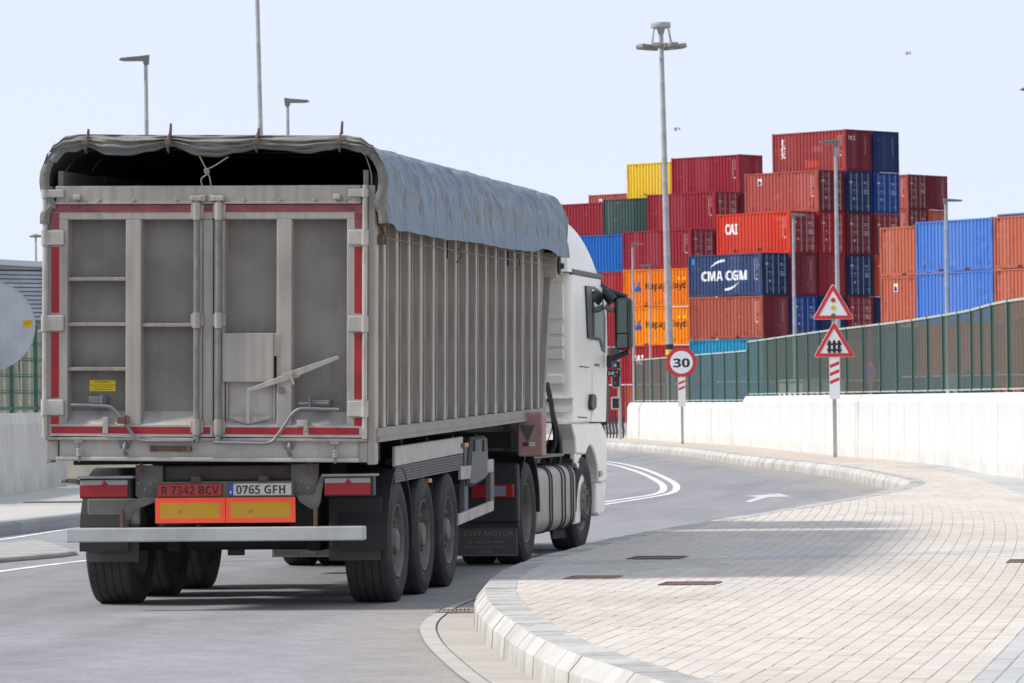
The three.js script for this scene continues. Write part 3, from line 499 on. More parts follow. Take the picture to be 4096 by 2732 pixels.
// ---- two gulls
for (const [px, py, d, w, lab] of [[2702, 521, 120, .27, 'small gull gliding beside the floodlight mast'], [3628, 217, 130, .22, 'tiny gull high over the container stack']]) {
  const p = At(px, py, d), t = thing('gull', lab, 'bird', p, .8);
  const wing = s => grid(6, 2, (u, v) => V(s * u * w / 2, .12 * Math.sin(u * 2.2) - u * u * .1, (v - .5) * .13 * (1 - u * .75) + u * .06));
  part('body', [new THREE.SphereGeometry(.026, 12, 8).scale(.8, .75, 2.4), wing(1), wing(-1), new THREE.ConeGeometry(.012, .04, 6).rotateX(-Math.PI / 2).translate(0, .005, -.075)], M([.35, .35, .36], .8, { side: THREE.DoubleSide }), t);
}
// ================================================================ containers
const CL = 6.06, CH = 2.59, CW = 2.52;
function corrugated(L, y0, y1, n, depth = .036) {          // long face towards +z, its outer ridges on z = 0
  const P = [], uv = [], pitch = L / n, xs = []; for (let i = 0; i < n; i++) { const x = -L / 2 + i * pitch; xs.push([x, -depth], [x + pitch * .30, -depth], [x + pitch * .45, 0], [x + pitch * .85, 0]); } xs.push([L / 2, -depth]);
  for (let i = 0; i + 1 < xs.length; i++) { const [a, za] = xs[i], [b, zb] = xs[i + 1]; for (const [x, y, z] of [[a, y0, za], [b, y0, zb], [b, y1, zb], [a, y0, za], [b, y1, zb], [a, y1, za]]) { P.push(x, y, z); uv.push(x / L + .5, (y - y0) / (y1 - y0)); } }
  const g = new THREE.BufferGeometry(); g.setAttribute('position', new THREE.Float32BufferAttribute(P, 3)); g.setAttribute('uv', new THREE.Float32BufferAttribute(uv, 2)); g.computeVertexNormals(); return g;
}
const CG = {
  side: corrugated(CL - .24, .15, CH - .09, 21, .05).translate(0, 0, CW / 2 - .012),
  end: corrugated(CW - .28, .15, CH - .11, 9, .045).rotateY(Math.PI / 2).translate(CL / 2 - .012, 0, 0),
  core: geo(bx(-CL / 2 + .1, CL / 2 - .1, .12, CH - .05, -CW / 2 + .02, CW / 2 - .07)),
  postA: geo([[1, 1], [-1, 1], [1, -1], [-1, -1]].map(([a, b]) => rb(a * CL / 2, a * (CL / 2 - .14), 0, CH, b * CW / 2, b * (CW / 2 - .12), .012)).slice(0, 1)),
  topSide: geo(bx(-CL / 2 + .14, CL / 2 - .14, CH - .10, CH - .025, CW / 2 - .07, CW / 2 - .004)), botSide: geo(bx(-CL / 2 + .14, CL / 2 - .14, .005, .16, CW / 2 - .08, CW / 2 - .004)),
  topEnd: geo(bx(CL / 2 - .1, CL / 2 - .004, CH - .12, CH - .01, -CW / 2 + .12, CW / 2 - .12)), botEnd: geo(bx(CL / 2 - .1, CL / 2 - .004, .005, .16, -CW / 2 + .12, CW / 2 - .12)),
  pocket: geo(bx(-.18, .18, .03, .14, CW / 2 - .02, CW / 2 + .002)), bar: geo(new THREE.CylinderGeometry(.02, .02, CH - .2, 8).translate(CL / 2 + .02, CH / 2, 0)),
  leaf: geo(ext([[-.53, .17], [.53, .17], [.53, CH - .13], [-.53, CH - .13]], .05, .01).rotateY(Math.PI / 2).translate(CL / 2 - .035, 0, 0)),
  keeper: geo([.35, .95, 1.6, 2.2].map(y => box(.03, .05, .1, CL / 2 + .012, y, 0))), ribs: geo(box(.02, .10, 1.0, CL / 2 - .004, 0, 0)),
  crease: geo(bx(CL / 2 - .012, CL / 2 + .0005, .2, CH - .16, -.009, .009)),
};
CG.postB = CG.postA.clone().translate(-CL + .14, 0, 0); CG.postC = CG.postA.clone().translate(0, 0, -CW + .12);
const ink = (a, k = 1) => { const q = a.map(v => { v /= 255; v = v <= .04045 ? v / 12.92 : Math.pow((v + .055) / 1.055, 2.4); v = clamp(v * k); return Math.round(255 * lin(v)); }); return `rgb(${q.join()})`; };
const paintOf = new Map(), printOf = new Map();
// photo colour of the sunlit side -> paint
const PAINT = { burgundy: [150, 46, 58], maroon: [110, 40, 48], yellow: [238, 196, 58], green: [60, 80, 74], red: [166, 48, 54], blue: [38, 104, 186], orange: [234, 124, 34], hot: [246, 138, 26], navy: [60, 76, 114], brown: [172, 90, 74], cai: [214, 66, 50], salmon: [172, 88, 82], tex: [156, 68, 70], cyan: [40, 140, 180], sky: [80, 126, 206], rustOrange: [188, 104, 84], deepNavy: [36, 50, 92], royal: [34, 66, 140], dorange: [190, 74, 44], wine: [140, 44, 52], crimson: [160, 38, 44] };
const LITK = .92;
const paint = c => { if (!paintOf.has(c)) paintOf.set(c, M(new THREE.Color(ink(PAINT[c], LITK)), .75, { specularIntensity: .35, map: T.grime, m: 2.3 })); return paintOf.get(c); };
function wear(c, w, h, n) { for (let i = 0; i < n; i++) { const x = rnd() * w, y = rnd() * h, l = rr(10, 60); c.fillStyle = rnd() < .5 ? `rgba(60,35,25,${rr(.04, .16)})` : `rgba(235,225,215,${rr(.03, .10)})`; c.fillRect(x, y, rr(1, 4), l); } for (let i = 0; i < n / 5; i++) { const gx = rnd() * w, gy = rnd() < .5 ? h - rr(0, 30) : rr(0, 18), gr = c.createRadialGradient(gx, gy, 0, gx, gy, rr(6, 22)); gr.addColorStop(0, `rgba(80,42,26,${rr(.2, .5)})`); gr.addColorStop(1, 'rgba(80,42,26,0)'); c.fillStyle = gr; c.fillRect(gx - 24, gy - 24, 48, 48); } for (let i = 0; i < 3; i++) { c.fillStyle = `rgba(225,215,208,${rr(.03, .10)})`; c.fillRect(rnd() * w, 0, rr(40, 160), h); } for (let i = 0; i < n / 6; i++) { c.fillStyle = `rgba(${rnd() < .5 ? '90,50,35' : '220,210,205'},${rr(.05, .14)})`; c.fillRect(rnd() * w, rnd() * h, rr(8, 50), rr(6, 26)); } }
function codes(c, w, h) {                                   // the unreadable white codes near the door end
  c.fillStyle = 'rgba(240,240,240,.85)'; for (const [x, y0, n] of [[w * .905, .12, 9], [w * .945, .12, 5]]) for (let i = 0; i < n; i++) c.fillRect(x, h * (y0 + i * .062), 5, 9);
  if (rnd() < .7) { c.fillStyle = '#e39a2a'; c.beginPath(); c.moveTo(w * .948, h * .50); c.lineTo(w * .96, h * .56); c.lineTo(w * .936, h * .56); c.fill(); } c.fillStyle = '#eee'; c.fillRect(w * .94, h * .62, 8, 14);
}
const LOGO = {
  plain(c, w, h) { codes(c, w, h); },
  bare() { },
  tag(c, w, h) { codes(c, w, h); c.fillStyle = '#e8e8e8'; c.fillRect(w * .17, h * .12, 36, 48); c.fillStyle = '#2b3f8a'; c.fillRect(w * .17 + 4, h * .12 + 16, 26, 28); c.fillStyle = '#e8cf3a'; c.beginPath(); c.arc(w * .17 + 22, h * .12 + 16, 9, 0, 7); c.fill(); },
  cma(c, w, h) {
    codes(c, w, h); c.fillStyle = '#f2f2f0'; c.font = 'bold 84px sans-serif'; c.textAlign = 'center'; c.textBaseline = 'middle'; c.save(); c.translate(w * .49, h * .53); c.scale(1.06, 1.12); c.fillText('CMA CGM', 0, 0); c.strokeStyle = '#f2f2f0'; c.lineWidth = 2; c.strokeText('CMA CGM', 0, 0); c.restore();
    const arc = (x0, y0, x1, y1, x2, y2) => { c.beginPath(); c.moveTo(x0, y0); c.quadraticCurveTo(x1, y1, x2, y2); c.lineTo(x2, y2 + 16); c.quadraticCurveTo(x1, y1 + 22, x0, y0); c.fill(); };
    arc(w * .28, h * .34, w * .36, h * .10, w * .50, h * .10); c.save(); c.translate(w, h * 1.02); c.rotate(Math.PI); arc(w * .30, h * .34, w * .38, h * .10, w * .50, h * .10); c.restore(); c.fillStyle = '#37a5d8'; c.fillRect(w * .035, h * .06, 16, 40);
  },
  hapag(c, w, h) { c.fillStyle = '#222a33'; c.font = 'bold 74px sans-serif'; c.textAlign = 'left'; c.textBaseline = 'middle'; c.save(); c.translate(w * .31, h * .46); c.scale(Math.min(1, w * .63 / c.measureText('Hapag-Lloyd').width), 1); c.fillText('Hapag-Lloyd', 0, 0); c.restore(); c.fillStyle = '#2c5aa5'; for (const x of [.09, .165]) { c.beginPath(); c.moveTo(w * x, h * .60); c.lineTo(w * (x + .045), h * .34); c.lineTo(w * (x + .075), h * .34); c.lineTo(w * (x + .06), h * .46); c.lineTo(w * (x + .085), h * .52); c.lineTo(w * (x + .075), h * .63); c.fill(); } c.fillStyle = '#f3d43a'; for (const x of [.82, .90]) { c.beginPath(); c.moveTo(w * x, h * .20); c.lineTo(w * (x + .025), h * .30); c.lineTo(w * (x - .025), h * .30); c.fill(); } },
  cai(c, w, h) { codes(c, w, h); c.fillStyle = '#f4f2f0'; c.font = 'bold 96px sans-serif'; c.textBaseline = 'middle'; c.save(); c.translate(w * .095, h * .38); c.scale(.72, 1); c.fillText('CAI', 0, 0); c.lineWidth = 5; c.strokeStyle = '#f4f2f0'; c.strokeText('CAI', 0, 0); c.restore(); c.fillStyle = 'rgba(90,35,25,.55)'; c.fillRect(w * .22, h * .9, 26, 26); c.fillRect(w * .56, h * .9, 34, 26); },
  tex(c, w, h) { codes(c, w, h); c.fillStyle = '#f1efec'; c.font = 'bold 74px serif'; c.textAlign = 'center'; ['t', 'e', 'x'].forEach((s, i) => c.fillText(s, w * .13, h * (.30 + i * .17))); c.fillStyle = 'rgba(214,92,78,.6)'; c.fillRect(w * .44, h * .74, 120, 50); c.fillStyle = 'rgba(200,120,112,.4)'; c.fillRect(w * .56, h * .36, 86, 44); },
  letterC(c, w, h) { codes(c, w, h); c.fillStyle = '#d9d2cf'; c.font = 'bold 90px sans-serif'; c.fillText('C', w * .09, h * .6); },
};
function sideMat(c, logo) { const k = c + logo; if (!printOf.has(k)) printOf.set(k, M([1, 1, 1], .75, { specularIntensity: .35, map: canvasTex(640, 272, (x, w, h) => { x.fillStyle = ink(PAINT[c], LITK); x.fillRect(0, 0, w, h); wear(x, w, h, 120); LOGO[logo](x, w, h); }) })); return printOf.get(k); }
function endMat(c, txt = '') { const k = 'e' + c + txt; if (!printOf.has(k)) printOf.set(k, M([1, 1, 1], .75, { specularIntensity: .35, map: canvasTex(256, 272, (x, w, h) => { x.fillStyle = ink(PAINT[c], LITK); x.fillRect(0, 0, w, h); wear(x, w, h, 30); x.fillStyle = 'rgba(235,235,235,.8)'; for (let i = 0; i < 9; i++) x.fillRect(w * .8, h * (.14 + i * .055), 4, 8); if (txt) { x.font = 'bold 52px serif'; x.fillText(txt, w * .06, h * .23); } }) })); return printOf.get(k); }
function leafMat(c, i) { const k = 'l' + c + i; if (!printOf.has(k)) printOf.set(k, M([1, 1, 1], .75, { specularIntensity: .35, map: canvasTex(128, 272, (x, w, h) => { x.fillStyle = ink(PAINT[c], LITK); x.fillRect(0, 0, w, h); wear(x, w, h, 18); x.fillStyle = 'rgba(232,232,232,.75)'; if (i) { for (let r = 0; r < 9; r++) x.fillRect(w * .42, h * (.16 + r * .045) + (r > 2 ? 14 : 0), 20 + (r * 11) % 40, 4); x.fillRect(w * .7, h * .88, 10, 10); } else { x.fillRect(w * .12, h * .2, 34, 14); x.fillRect(w * .5, h * .44, 10, 8); x.fillRect(w * .46, h * .68, 16, 12); } }) })); return printOf.get(k); }
function leafGeo() { const g = geo(new THREE.PlaneGeometry(.98, CH - .42).rotateY(Math.PI / 2).translate(CL / 2 - .006, CH / 2 + .02, 0), true); return g; }
CG.print = leafGeo();
function container(label, corner, a, r, c, o = {}) {
  const ex = V(Math.cos(a), 0, Math.sin(a)), ez = V(-Math.sin(a), 0, Math.cos(a)), p = corner.clone().addScaledVector(ex, -CL / 2).addScaledVector(ez, -CW / 2); p.y = (r - 1) * 2.6 - (r === 1 ? .03 : 0);
  const t = thing('shipping_container', label, 'container', p, -a, o.group), m = paint(c), e = o.endColor || c, me = paint(e), sh = { shared: true };
  part('core', CG.core, m, t, sh); part('side_panel', CG.side, sideMat(c, o.logo || 'plain'), t, sh);
  part('corner_post', CG.postA, m, t, sh); part('corner_post', CG.postB, m, t, sh); part('corner_post', CG.postC, me, t, sh);
  part('top_rail', CG.topSide, m, t, sh); part('bottom_rail', CG.botSide, m, t, sh); part('end_sill', CG.botEnd, me, t, sh); part('end_header', CG.topEnd, me, t, sh);
  if (o.pockets) for (const x of [-1.03, 1.03]) part('fork_pocket', CG.pocket, mat.black, t, sh).position.x = x;
  if (o.doors) {
    for (const [i, z] of [[0, .54], [1, -.54]]) {
      const dr = part('door', CG.leaf, me, t, sh); dr.position.z = z; part('door_print', CG.print, leafMat(e, i), dr, sh); for (const y of [.62, 1.1, 1.58, 2.06]) part('door_rib', CG.ribs, me, dr, sh).position.set(.003, y, 0);
      for (const k of [-.28, .28]) { part('lock_bar', CG.bar, mat.galv, dr, sh).position.z = k; }
    }
    part('door_gap', CG.crease, mat.black, t, sh);
  } else part('end_panel', CG.end, endMat(e, o.endText), t, sh);
  return t;
}
const a42 = 42 * Math.PI / 180, a57 = 57 * Math.PI / 180, a45 = 45 * Math.PI / 180;
function block(px, d, a, cw = 2.58, bay = 6.3) { const N = At(px, 1590, d); N.y = 0; const E = V(Math.sin(a), 0, -Math.cos(a)), S = V(Math.cos(a), 0, Math.sin(a)); return (c, j = 0) => N.clone().addScaledVector(E, c * cw).addScaledVector(S, -j * bay); }
// main stack
const A = block(3283, 254, a45, 2.66), D = true;
const put = (B, a) => (r, c, col, label, o = {}, j = 0) => container(label, B(c, j), a, r, col, o);
{
  const p = put(A, a45);
  p(7, 1, 'tex', 'faded red container with upright white letters, topmost of the whole pile', { logo: 'tex', endColor: 'maroon', endText: 'tex' });
  p(7, 2, 'deepNavy', 'plain navy container on top beside the topmost red one');
  p(6, 0, 'salmon', 'dusty pink red container with small square emblem under the topmost red one', { logo: 'tag', doors: true, endColor: 'maroon' });
  p(6, 1, 'deepNavy', 'navy container doors with a green sticker, directly under the topmost red container', { doors: true });
  p(6, 2, 'royal', 'royal blue container doors directly under the plain navy container', { doors: true });
  p(5, -1, 'cai', 'bright red container with white slanted letters above the large navy lettered one', { logo: 'cai', doors: true, endColor: 'wine' });
  p(5, 0, 'crimson', 'crimson container doors with a small yellow mark beside the bright red lettered container', { doors: true });
  p(5, 1, 'maroon', 'dull maroon container doors below the navy doors with the green sticker', { doors: true });
  p(5, 2, 'wine', 'dark red container doors below the royal blue doors', { doors: true });
  p(4, -2, 'navy', 'navy container with large white company letters and two white arcs', { logo: 'cma', doors: true, endColor: 'deepNavy', pockets: true });
  p(4, -1, 'burgundy', 'plain maroon container end beside the navy doors of the lettered container', { endColor: 'maroon' });
  p(4, 0, 'wine', 'plain wine red container end under the crimson doors', {});
  p(4, 1, 'deepNavy', 'dark blue container doors with a white smear, under the dull maroon doors', { doors: true });
  p(4, 2, 'dorange', 'rusty orange container doors partly hidden by the stacked coral containers', { doors: true });
  p(3, -2, 'brown', 'brick brown container under the large navy lettered one', { endColor: 'maroon', pockets: true });
  p(3, -1, 'royal', 'blue container doors beside the end of the brick brown container', { doors: true });
  p(3, 0, 'deepNavy', 'navy container end behind the level crossing sign', {});
  p(3, 1, 'wine', 'dark wine container doors just above the fence beside the warning signs', { doors: true });
  p(3, 2, 'deepNavy', 'narrow strip of navy container end beside the stacked coral containers', {});
  p(2, -2, 'cyan', 'turquoise container cut off by the fence below the brick brown one', { logo: 'bare', endColor: 'deepNavy' });
  const low = [['deepNavy', 'navy'], ['wine', 'wine red'], ['brown', 'brown'], ['navy', 'slate blue'], ['royal', 'blue']];
  for (let c = -1; c <= 2; c++) p(2, c, low[c + 1][0], `${low[c + 1][1]} container seen dimly through the fence netting, second row up`, {});
  const low1 = [['cyan', 'turquoise'], ['maroon', 'maroon'], ['navy', 'slate'], ['salmon', 'pinkish'], ['green', 'dark green']];
  for (let c = -2; c <= 2; c++) p(1, c, low1[c + 2][0], `${low1[c + 2][1]} container on the ground seen dimly through the netting`, { logo: 'bare' });
}
{
  const p = put(block(2872, 279, a42, 2.64), a42);
  p(7, 1, 'burgundy', 'burgundy container on top beside the yellow one');
  p(6, 0, 'burgundy', 'burgundy container with doors one row below the yellow one, beside the dark green', { doors: true });
  p(6, 1, 'maroon', 'maroon container end mostly hidden under the top burgundy container', {});
  p(5, -1, 'burgundy', 'burgundy container with doors directly above the two orange ones', { doors: true });
  p(5, 0, 'maroon', 'maroon container end squeezed behind the bright red lettered container', {});
  p(4, -1, 'orange', 'weathered orange container with dark company name and blue emblem, upper of two', { logo: 'hapag', pockets: true });
  p(3, -1, 'hot', 'bright clean orange container with dark company name, lower of two', { logo: 'hapag', pockets: true });
  p(2, -1, 'red', 'red container with white slanted letters under the bright orange one', { logo: 'cai' });
  p(1, -1, 'brown', 'brown container with one pale letter at the bottom beside the traffic signal', { logo: 'letterC' });
  p(7, 2, 'yellow', 'plain bright yellow container on the upper edge of the pile', { logo: 'bare' }, 1);
  p(6, 1, 'green', 'dark green container directly under the yellow one', { logo: 'bare' }, 1);
  p(5, 0, 'blue', 'bright blue container above the lorry cab roof', { logo: 'bare' }, 1);
  p(4, 0, 'red', 'red container showing between the cab and the weathered orange container', { logo: 'bare' }, 1);
  p(3, 0, 'burgundy', 'dark red container showing behind the lorry mirror', { logo: 'bare' }, 1);
  p(2, 0, 'crimson', 'crimson container low behind the traffic signal boards', { logo: 'bare' }, 1);
  p(1, 0, 'wine', 'wine red container at ground level behind the traffic signal', { logo: 'bare' }, 1);
  p(6, 2, 'burgundy', 'plain burgundy container beside the dark green one, above the cab roof', { logo: 'bare' }, 2);
  p(5, 2, 'navy', 'dark container hidden behind the trailer cover below the plain burgundy one', { logo: 'bare' }, 2);
}
container('faded pink container with a small emblem peeping over the dark green one', block(2352 + 240, 331, a42)(0), a42, 7, 'salmon', { logo: 'tag' });
{
  const p = put(block(3642, 309, a42, 2.53), a42);
  for (const [r, w] of [[7, 'top'], [6, 'second'], [5, 'third']]) {
    p(r, 0, 'salmon', `pink sided container with maroon doors in the far stack, ${w} from its top`, { doors: true, endColor: 'maroon' });
    p(r, 1, r === 7 ? 'maroon' : 'brown', `plain ${r === 7 ? 'maroon' : 'brown'} container end in the far stack, ${w} from its top`, {});
  }
}
{
  const B = block(3978, 204, a57, 2.53, 6.15), p = put(B, a57), o = { pockets: true, logo: 'bare' };
  const cols = [[1, 1, ['rustOrange', 'rustOrange', 'navy', 'navy'], ['upper coral', 'lower coral', 'dark slate', 'low slate'], 'beside the blue pair'], [0, 0, ['sky', 'sky', 'brown', 'navy'], ['upper bright blue', 'lower bright blue', 'brown', 'slate'], 'behind the slim lamp'], [0, -1, ['rustOrange', 'rustOrange', 'brown', 'brown'], ['upper orange red', 'lower orange red', 'dull brown', 'lowest brown'], 'past the blue pair']];
  for (const [c, j, cs, nm, wh] of cols) cs.forEach((col, i) => p(4 - i, c, col, `${nm[i]} ribbed container ${i > 1 ? 'behind the netting ' : ''}${wh}`, { ...o, logo: col === 'rustOrange' && c === 1 && i === 1 ? 'tag' : 'bare' }, j));
  const t = thing('container_cover', 'blue sheet stretched over the open top of the upper orange red container', 'tarpaulin', V(0, 0, 0));
  const n = B(0, -1), ex = V(Math.cos(a57), 0, Math.sin(a57)), ez = V(-Math.sin(a57), 0, Math.cos(a57)), c = n.clone().addScaledVector(ex, -CL / 2).addScaledVector(ez, -CW / 2); t.position.set(c.x, 4 * 2.6 - .02, c.z); t.rotation.y = -a57;
  part('sheet', rb(-2.85, 2.9, 0, .12, -1.15, 1.18, .04, 2), M([.04, .12, .36], .6, { map: T.grime, m: 2 }), t);
}
// ================================================================ semi-trailer
mat.alu = M([.39, .36, .322], .62, { metalness: .12, map: T.streak, m: 1.3, roughnessMap: T.rough });
mat.aluPale = M([.485, .458, .42], .6, { metalness: .15, map: T.grime, m: 1.1 });
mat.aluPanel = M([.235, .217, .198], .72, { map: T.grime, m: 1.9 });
mat.aluRib = M([.32, .295, .265], .65, { metalness: .1, map: T.streak, m: .9 });
mat.aluSide = M([.32, .295, .265], .7, { metalness: .1, map: T.streak, m: 1.1 });
mat.steel = M([.225, .232, .24], .5, { metalness: .35, map: T.grime, m: .6 });
mat.under = M([.035, .033, .032], .85, { map: T.grime, m: .6 });
mat.dustRed = M([.25, .055, .06], .7, { map: T.grime, m: .7 }); mat.tapeRed = M([.36, .011, .018], .55, { map: T.grime, m: 1.3 });
mat.tyre = M([.048, .047, .046], .88, { map: T.grime, m: .5, bumpMap: T.bump, bumpScale: .001 });
mat.rim = M([.20, .175, .155], .75, { map: T.grime, m: .4 });
const trailer = thing('semi_trailer', 'dusty aluminium tipper trailer with blue sheet cover, seen from its rear doors', 'trailer', V(-2.35, 0, -32), -8.1 * Math.PI / 180);
trailer.updateMatrixWorld(true);
const bodyM = new THREE.Matrix4().makeTranslation(0, 1.25, 0).multiply(new THREE.Matrix4().makeRotationZ(-.016)).multiply(new THREE.Matrix4().makeRotationX(.0127)).multiply(new THREE.Matrix4().makeTranslation(0, -1.25, 0));
function locals(world) {                                   // pixel to a point in a thing's own axes, on a plane across z or across x
  const inv = world.clone().invert(), o = camera.position.clone().applyMatrix4(inv);
  const dir = (px, py) => ray(px, py).transformDirection(inv);
  return { Z: (px, py, z = 0) => { const d = dir(px, py); return o.clone().addScaledVector(d, (z - o.z) / d.z); }, S: (px, py, x) => { const d = dir(px, py), p = o.clone().addScaledVector(d, (x - o.x) / d.x); return [-p.z, p.y]; } };
}
const TB = locals(trailer.matrixWorld.clone().multiply(bodyM)), TC = locals(trailer.matrixWorld);
const X = (px, z = 0) => TB.Z(px, 1400, z).x, Y = (py, z = 0) => TB.Z(840, py, z).y;
const B = { mat4: bodyM };
const side = (pts, x, th, bev = 0) => ext(pts, th, bev).rotateY(Math.PI / 2).translate(x, 0, 0);   // outline in (distance forward, height)
{
  const ps = mat.aluSide;
  for (const s of [1, -1]) {
    part('side_panel', side([[.06, 1.38], [9.75, 1.38], [10.6, 3.42], [.06, 3.42]], s * 1.21, .04), s > 0 ? mat.aluSide : ps, trailer, B);
    part('bottom_rail', [bx(s * 1.19, s * 1.31, 1.345, 1.425, -9.85, -.06), bx(s * 1.19, s * 1.325, 1.33, 1.36, -9.86, -.06)].map(g => g.index ? g : g).slice(0, 2).map((g, i) => i ? g.translate(0, -.012, 0) : g), mat.aluRib, trailer, B);
    part('top_rail', rb(s * 1.18, s * 1.30, 3.36, 3.44, -10.55, -1.4, .02), mat.aluRib, trailer, B);
    part('front_post', side([[9.70, 1.40], [9.84, 1.40], [10.70, 3.42], [10.56, 3.42]], s * 1.25, .09, .008), mat.aluRib, trailer, B);
  }
  const ribPx = [1538, 1588, 1637, 1684, 1734, 1781, 1823, 1867, 1905, 1944, 1983, 2022, 2058, 2091, 2127, 2154];
  const weld = [];
  ribPx.forEach((px, i) => {
    const s = TB.S(px, 1750, 1.305)[0]; part('rib', rb(1.228, 1.302, 1.425, 3.40, -s - .05, -s + .05, .010), mat.aluRib, trailer, B);
    part('rib_cap', rb(1.297, 1.3050, 1.53, 3.39, -s - .044, -s + .044, .002), mat.alu, trailer, B); part('rib_foot', rb(1.295, 1.3065, 1.427, 1.53, -s - .048, -s + .048, .003), mat.aluPale, trailer, B);
    part('weld', tube([V(1.236, 1.43, -s + .054), V(1.238, 1.8, -s + .056), V(1.236, 2.1, -s + .054), V(1.237, 3.36, -s + .055)], .007, 20, 6), mat.aluPale, trailer, B);
  });
  for (let i = 0; i < 15; i++) part('rib', rb(-1.302, -1.228, 1.425, 3.40, -1.0 - i * .6, -.9 - i * .6, .010), mat.aluRib, trailer, B);
  part('floor', bx(-1.19, 1.19, 1.36, 1.40, -9.75, -.05), mat.under, trailer, B);
  part('front_wall', side([[9.78, 1.37], [9.82, 1.37], [10.66, 3.40], [10.62, 3.40]], 0, 2.4), mat.aluSide, trailer, B);
  // rear corner posts and beams
  for (const [a, b] of [[X(183), X(206)], [X(1468), X(1500)]]) part('rear_post', rb(a, b, Y(1856), Y(742), -.16, -.005, .012), mat.alu, trailer, B);
  part('header_beam', [rb(X(222), X(1447), Y(812), Y(742), -.06, .022, .012), rb(X(222), X(1447), Y(817), Y(806), -.02, .04, .006)], mat.alu, trailer, B);
  for (const px of [275, 397, 537, 706, 977, 1122, 1258, 1380]) part('rivet_tab', rb(X(px - 6), X(px + 6), Y(808), Y(795), .02, .045, .005), mat.alu, trailer, B);
  for (const px of [315, 1352]) part('lug', rb(X(px - 14), X(px + 14), Y(800), Y(778), .02, .075, .01), mat.aluPale, trailer, B);
  // sill under the doors
  const sill = sub('rear_sill', trailer, bodyM);
  part('web', bx(X(236), X(1434), Y(1832), Y(1762), -.10, -.02), mat.aluPale, sill);
  part('upper_lip', rb(X(186), X(1470), Y(1764), Y(1751), -.10, .035, .008), mat.alu, sill); part('lower_lip', rb(X(228), X(1440), Y(1846), Y(1830), -.10, .03, .008), mat.aluPale, sill);
  for (const [a, b] of [[190, 232], [1436, 1470]]) part('end_plate', rb(X(a), X(b), Y(1846), Y(1764), -.10, .0, .008), mat.alu, sill);
  part('pull_handle', [rb(X(602), X(768), Y(1806), Y(1786), -.018, .012, .008), rb(X(602), X(618), Y(1808), Y(1783), .0, .03, .006), rb(X(752), X(768), Y(1808), Y(1783), .0, .03, .006)], mat.rust, sill);
  for (const px of [505, 1162]) { part('hook_plate', ext([[-.058, .03], [.058, .03], [.03, -.05], [-.03, -.05]], .02, .004).translate(X(px - 5), Y(1770), .0), mat.steel, sill); part('hook', tube([V(X(px), Y(1772), .02), V(X(px), Y(1790), .05), V(X(px), Y(1810), .05), V(X(px + 4), Y(1818), .02)], .016, 16, 8), mat.steel, sill); }
  for (const px of [317, 1340]) { part('clasp_plate', rb(X(px - 18), X(px + 18), Y(1775), Y(1757), .0, .03, .005), mat.alu, sill); part('clasp_rod', rod(V(X(px), Y(1775), .03), V(X(px + 6), Y(1850), .035), .009, .008, 8), mat.steel, sill); for (const y of [1800, 1812, 1822]) part('clasp_nut', rod(V(X(px + 3), Y(y + 4), .033), V(X(px + 3), Y(y - 4), .033), .018, .018, 10), mat.aluPale, sill); }
}
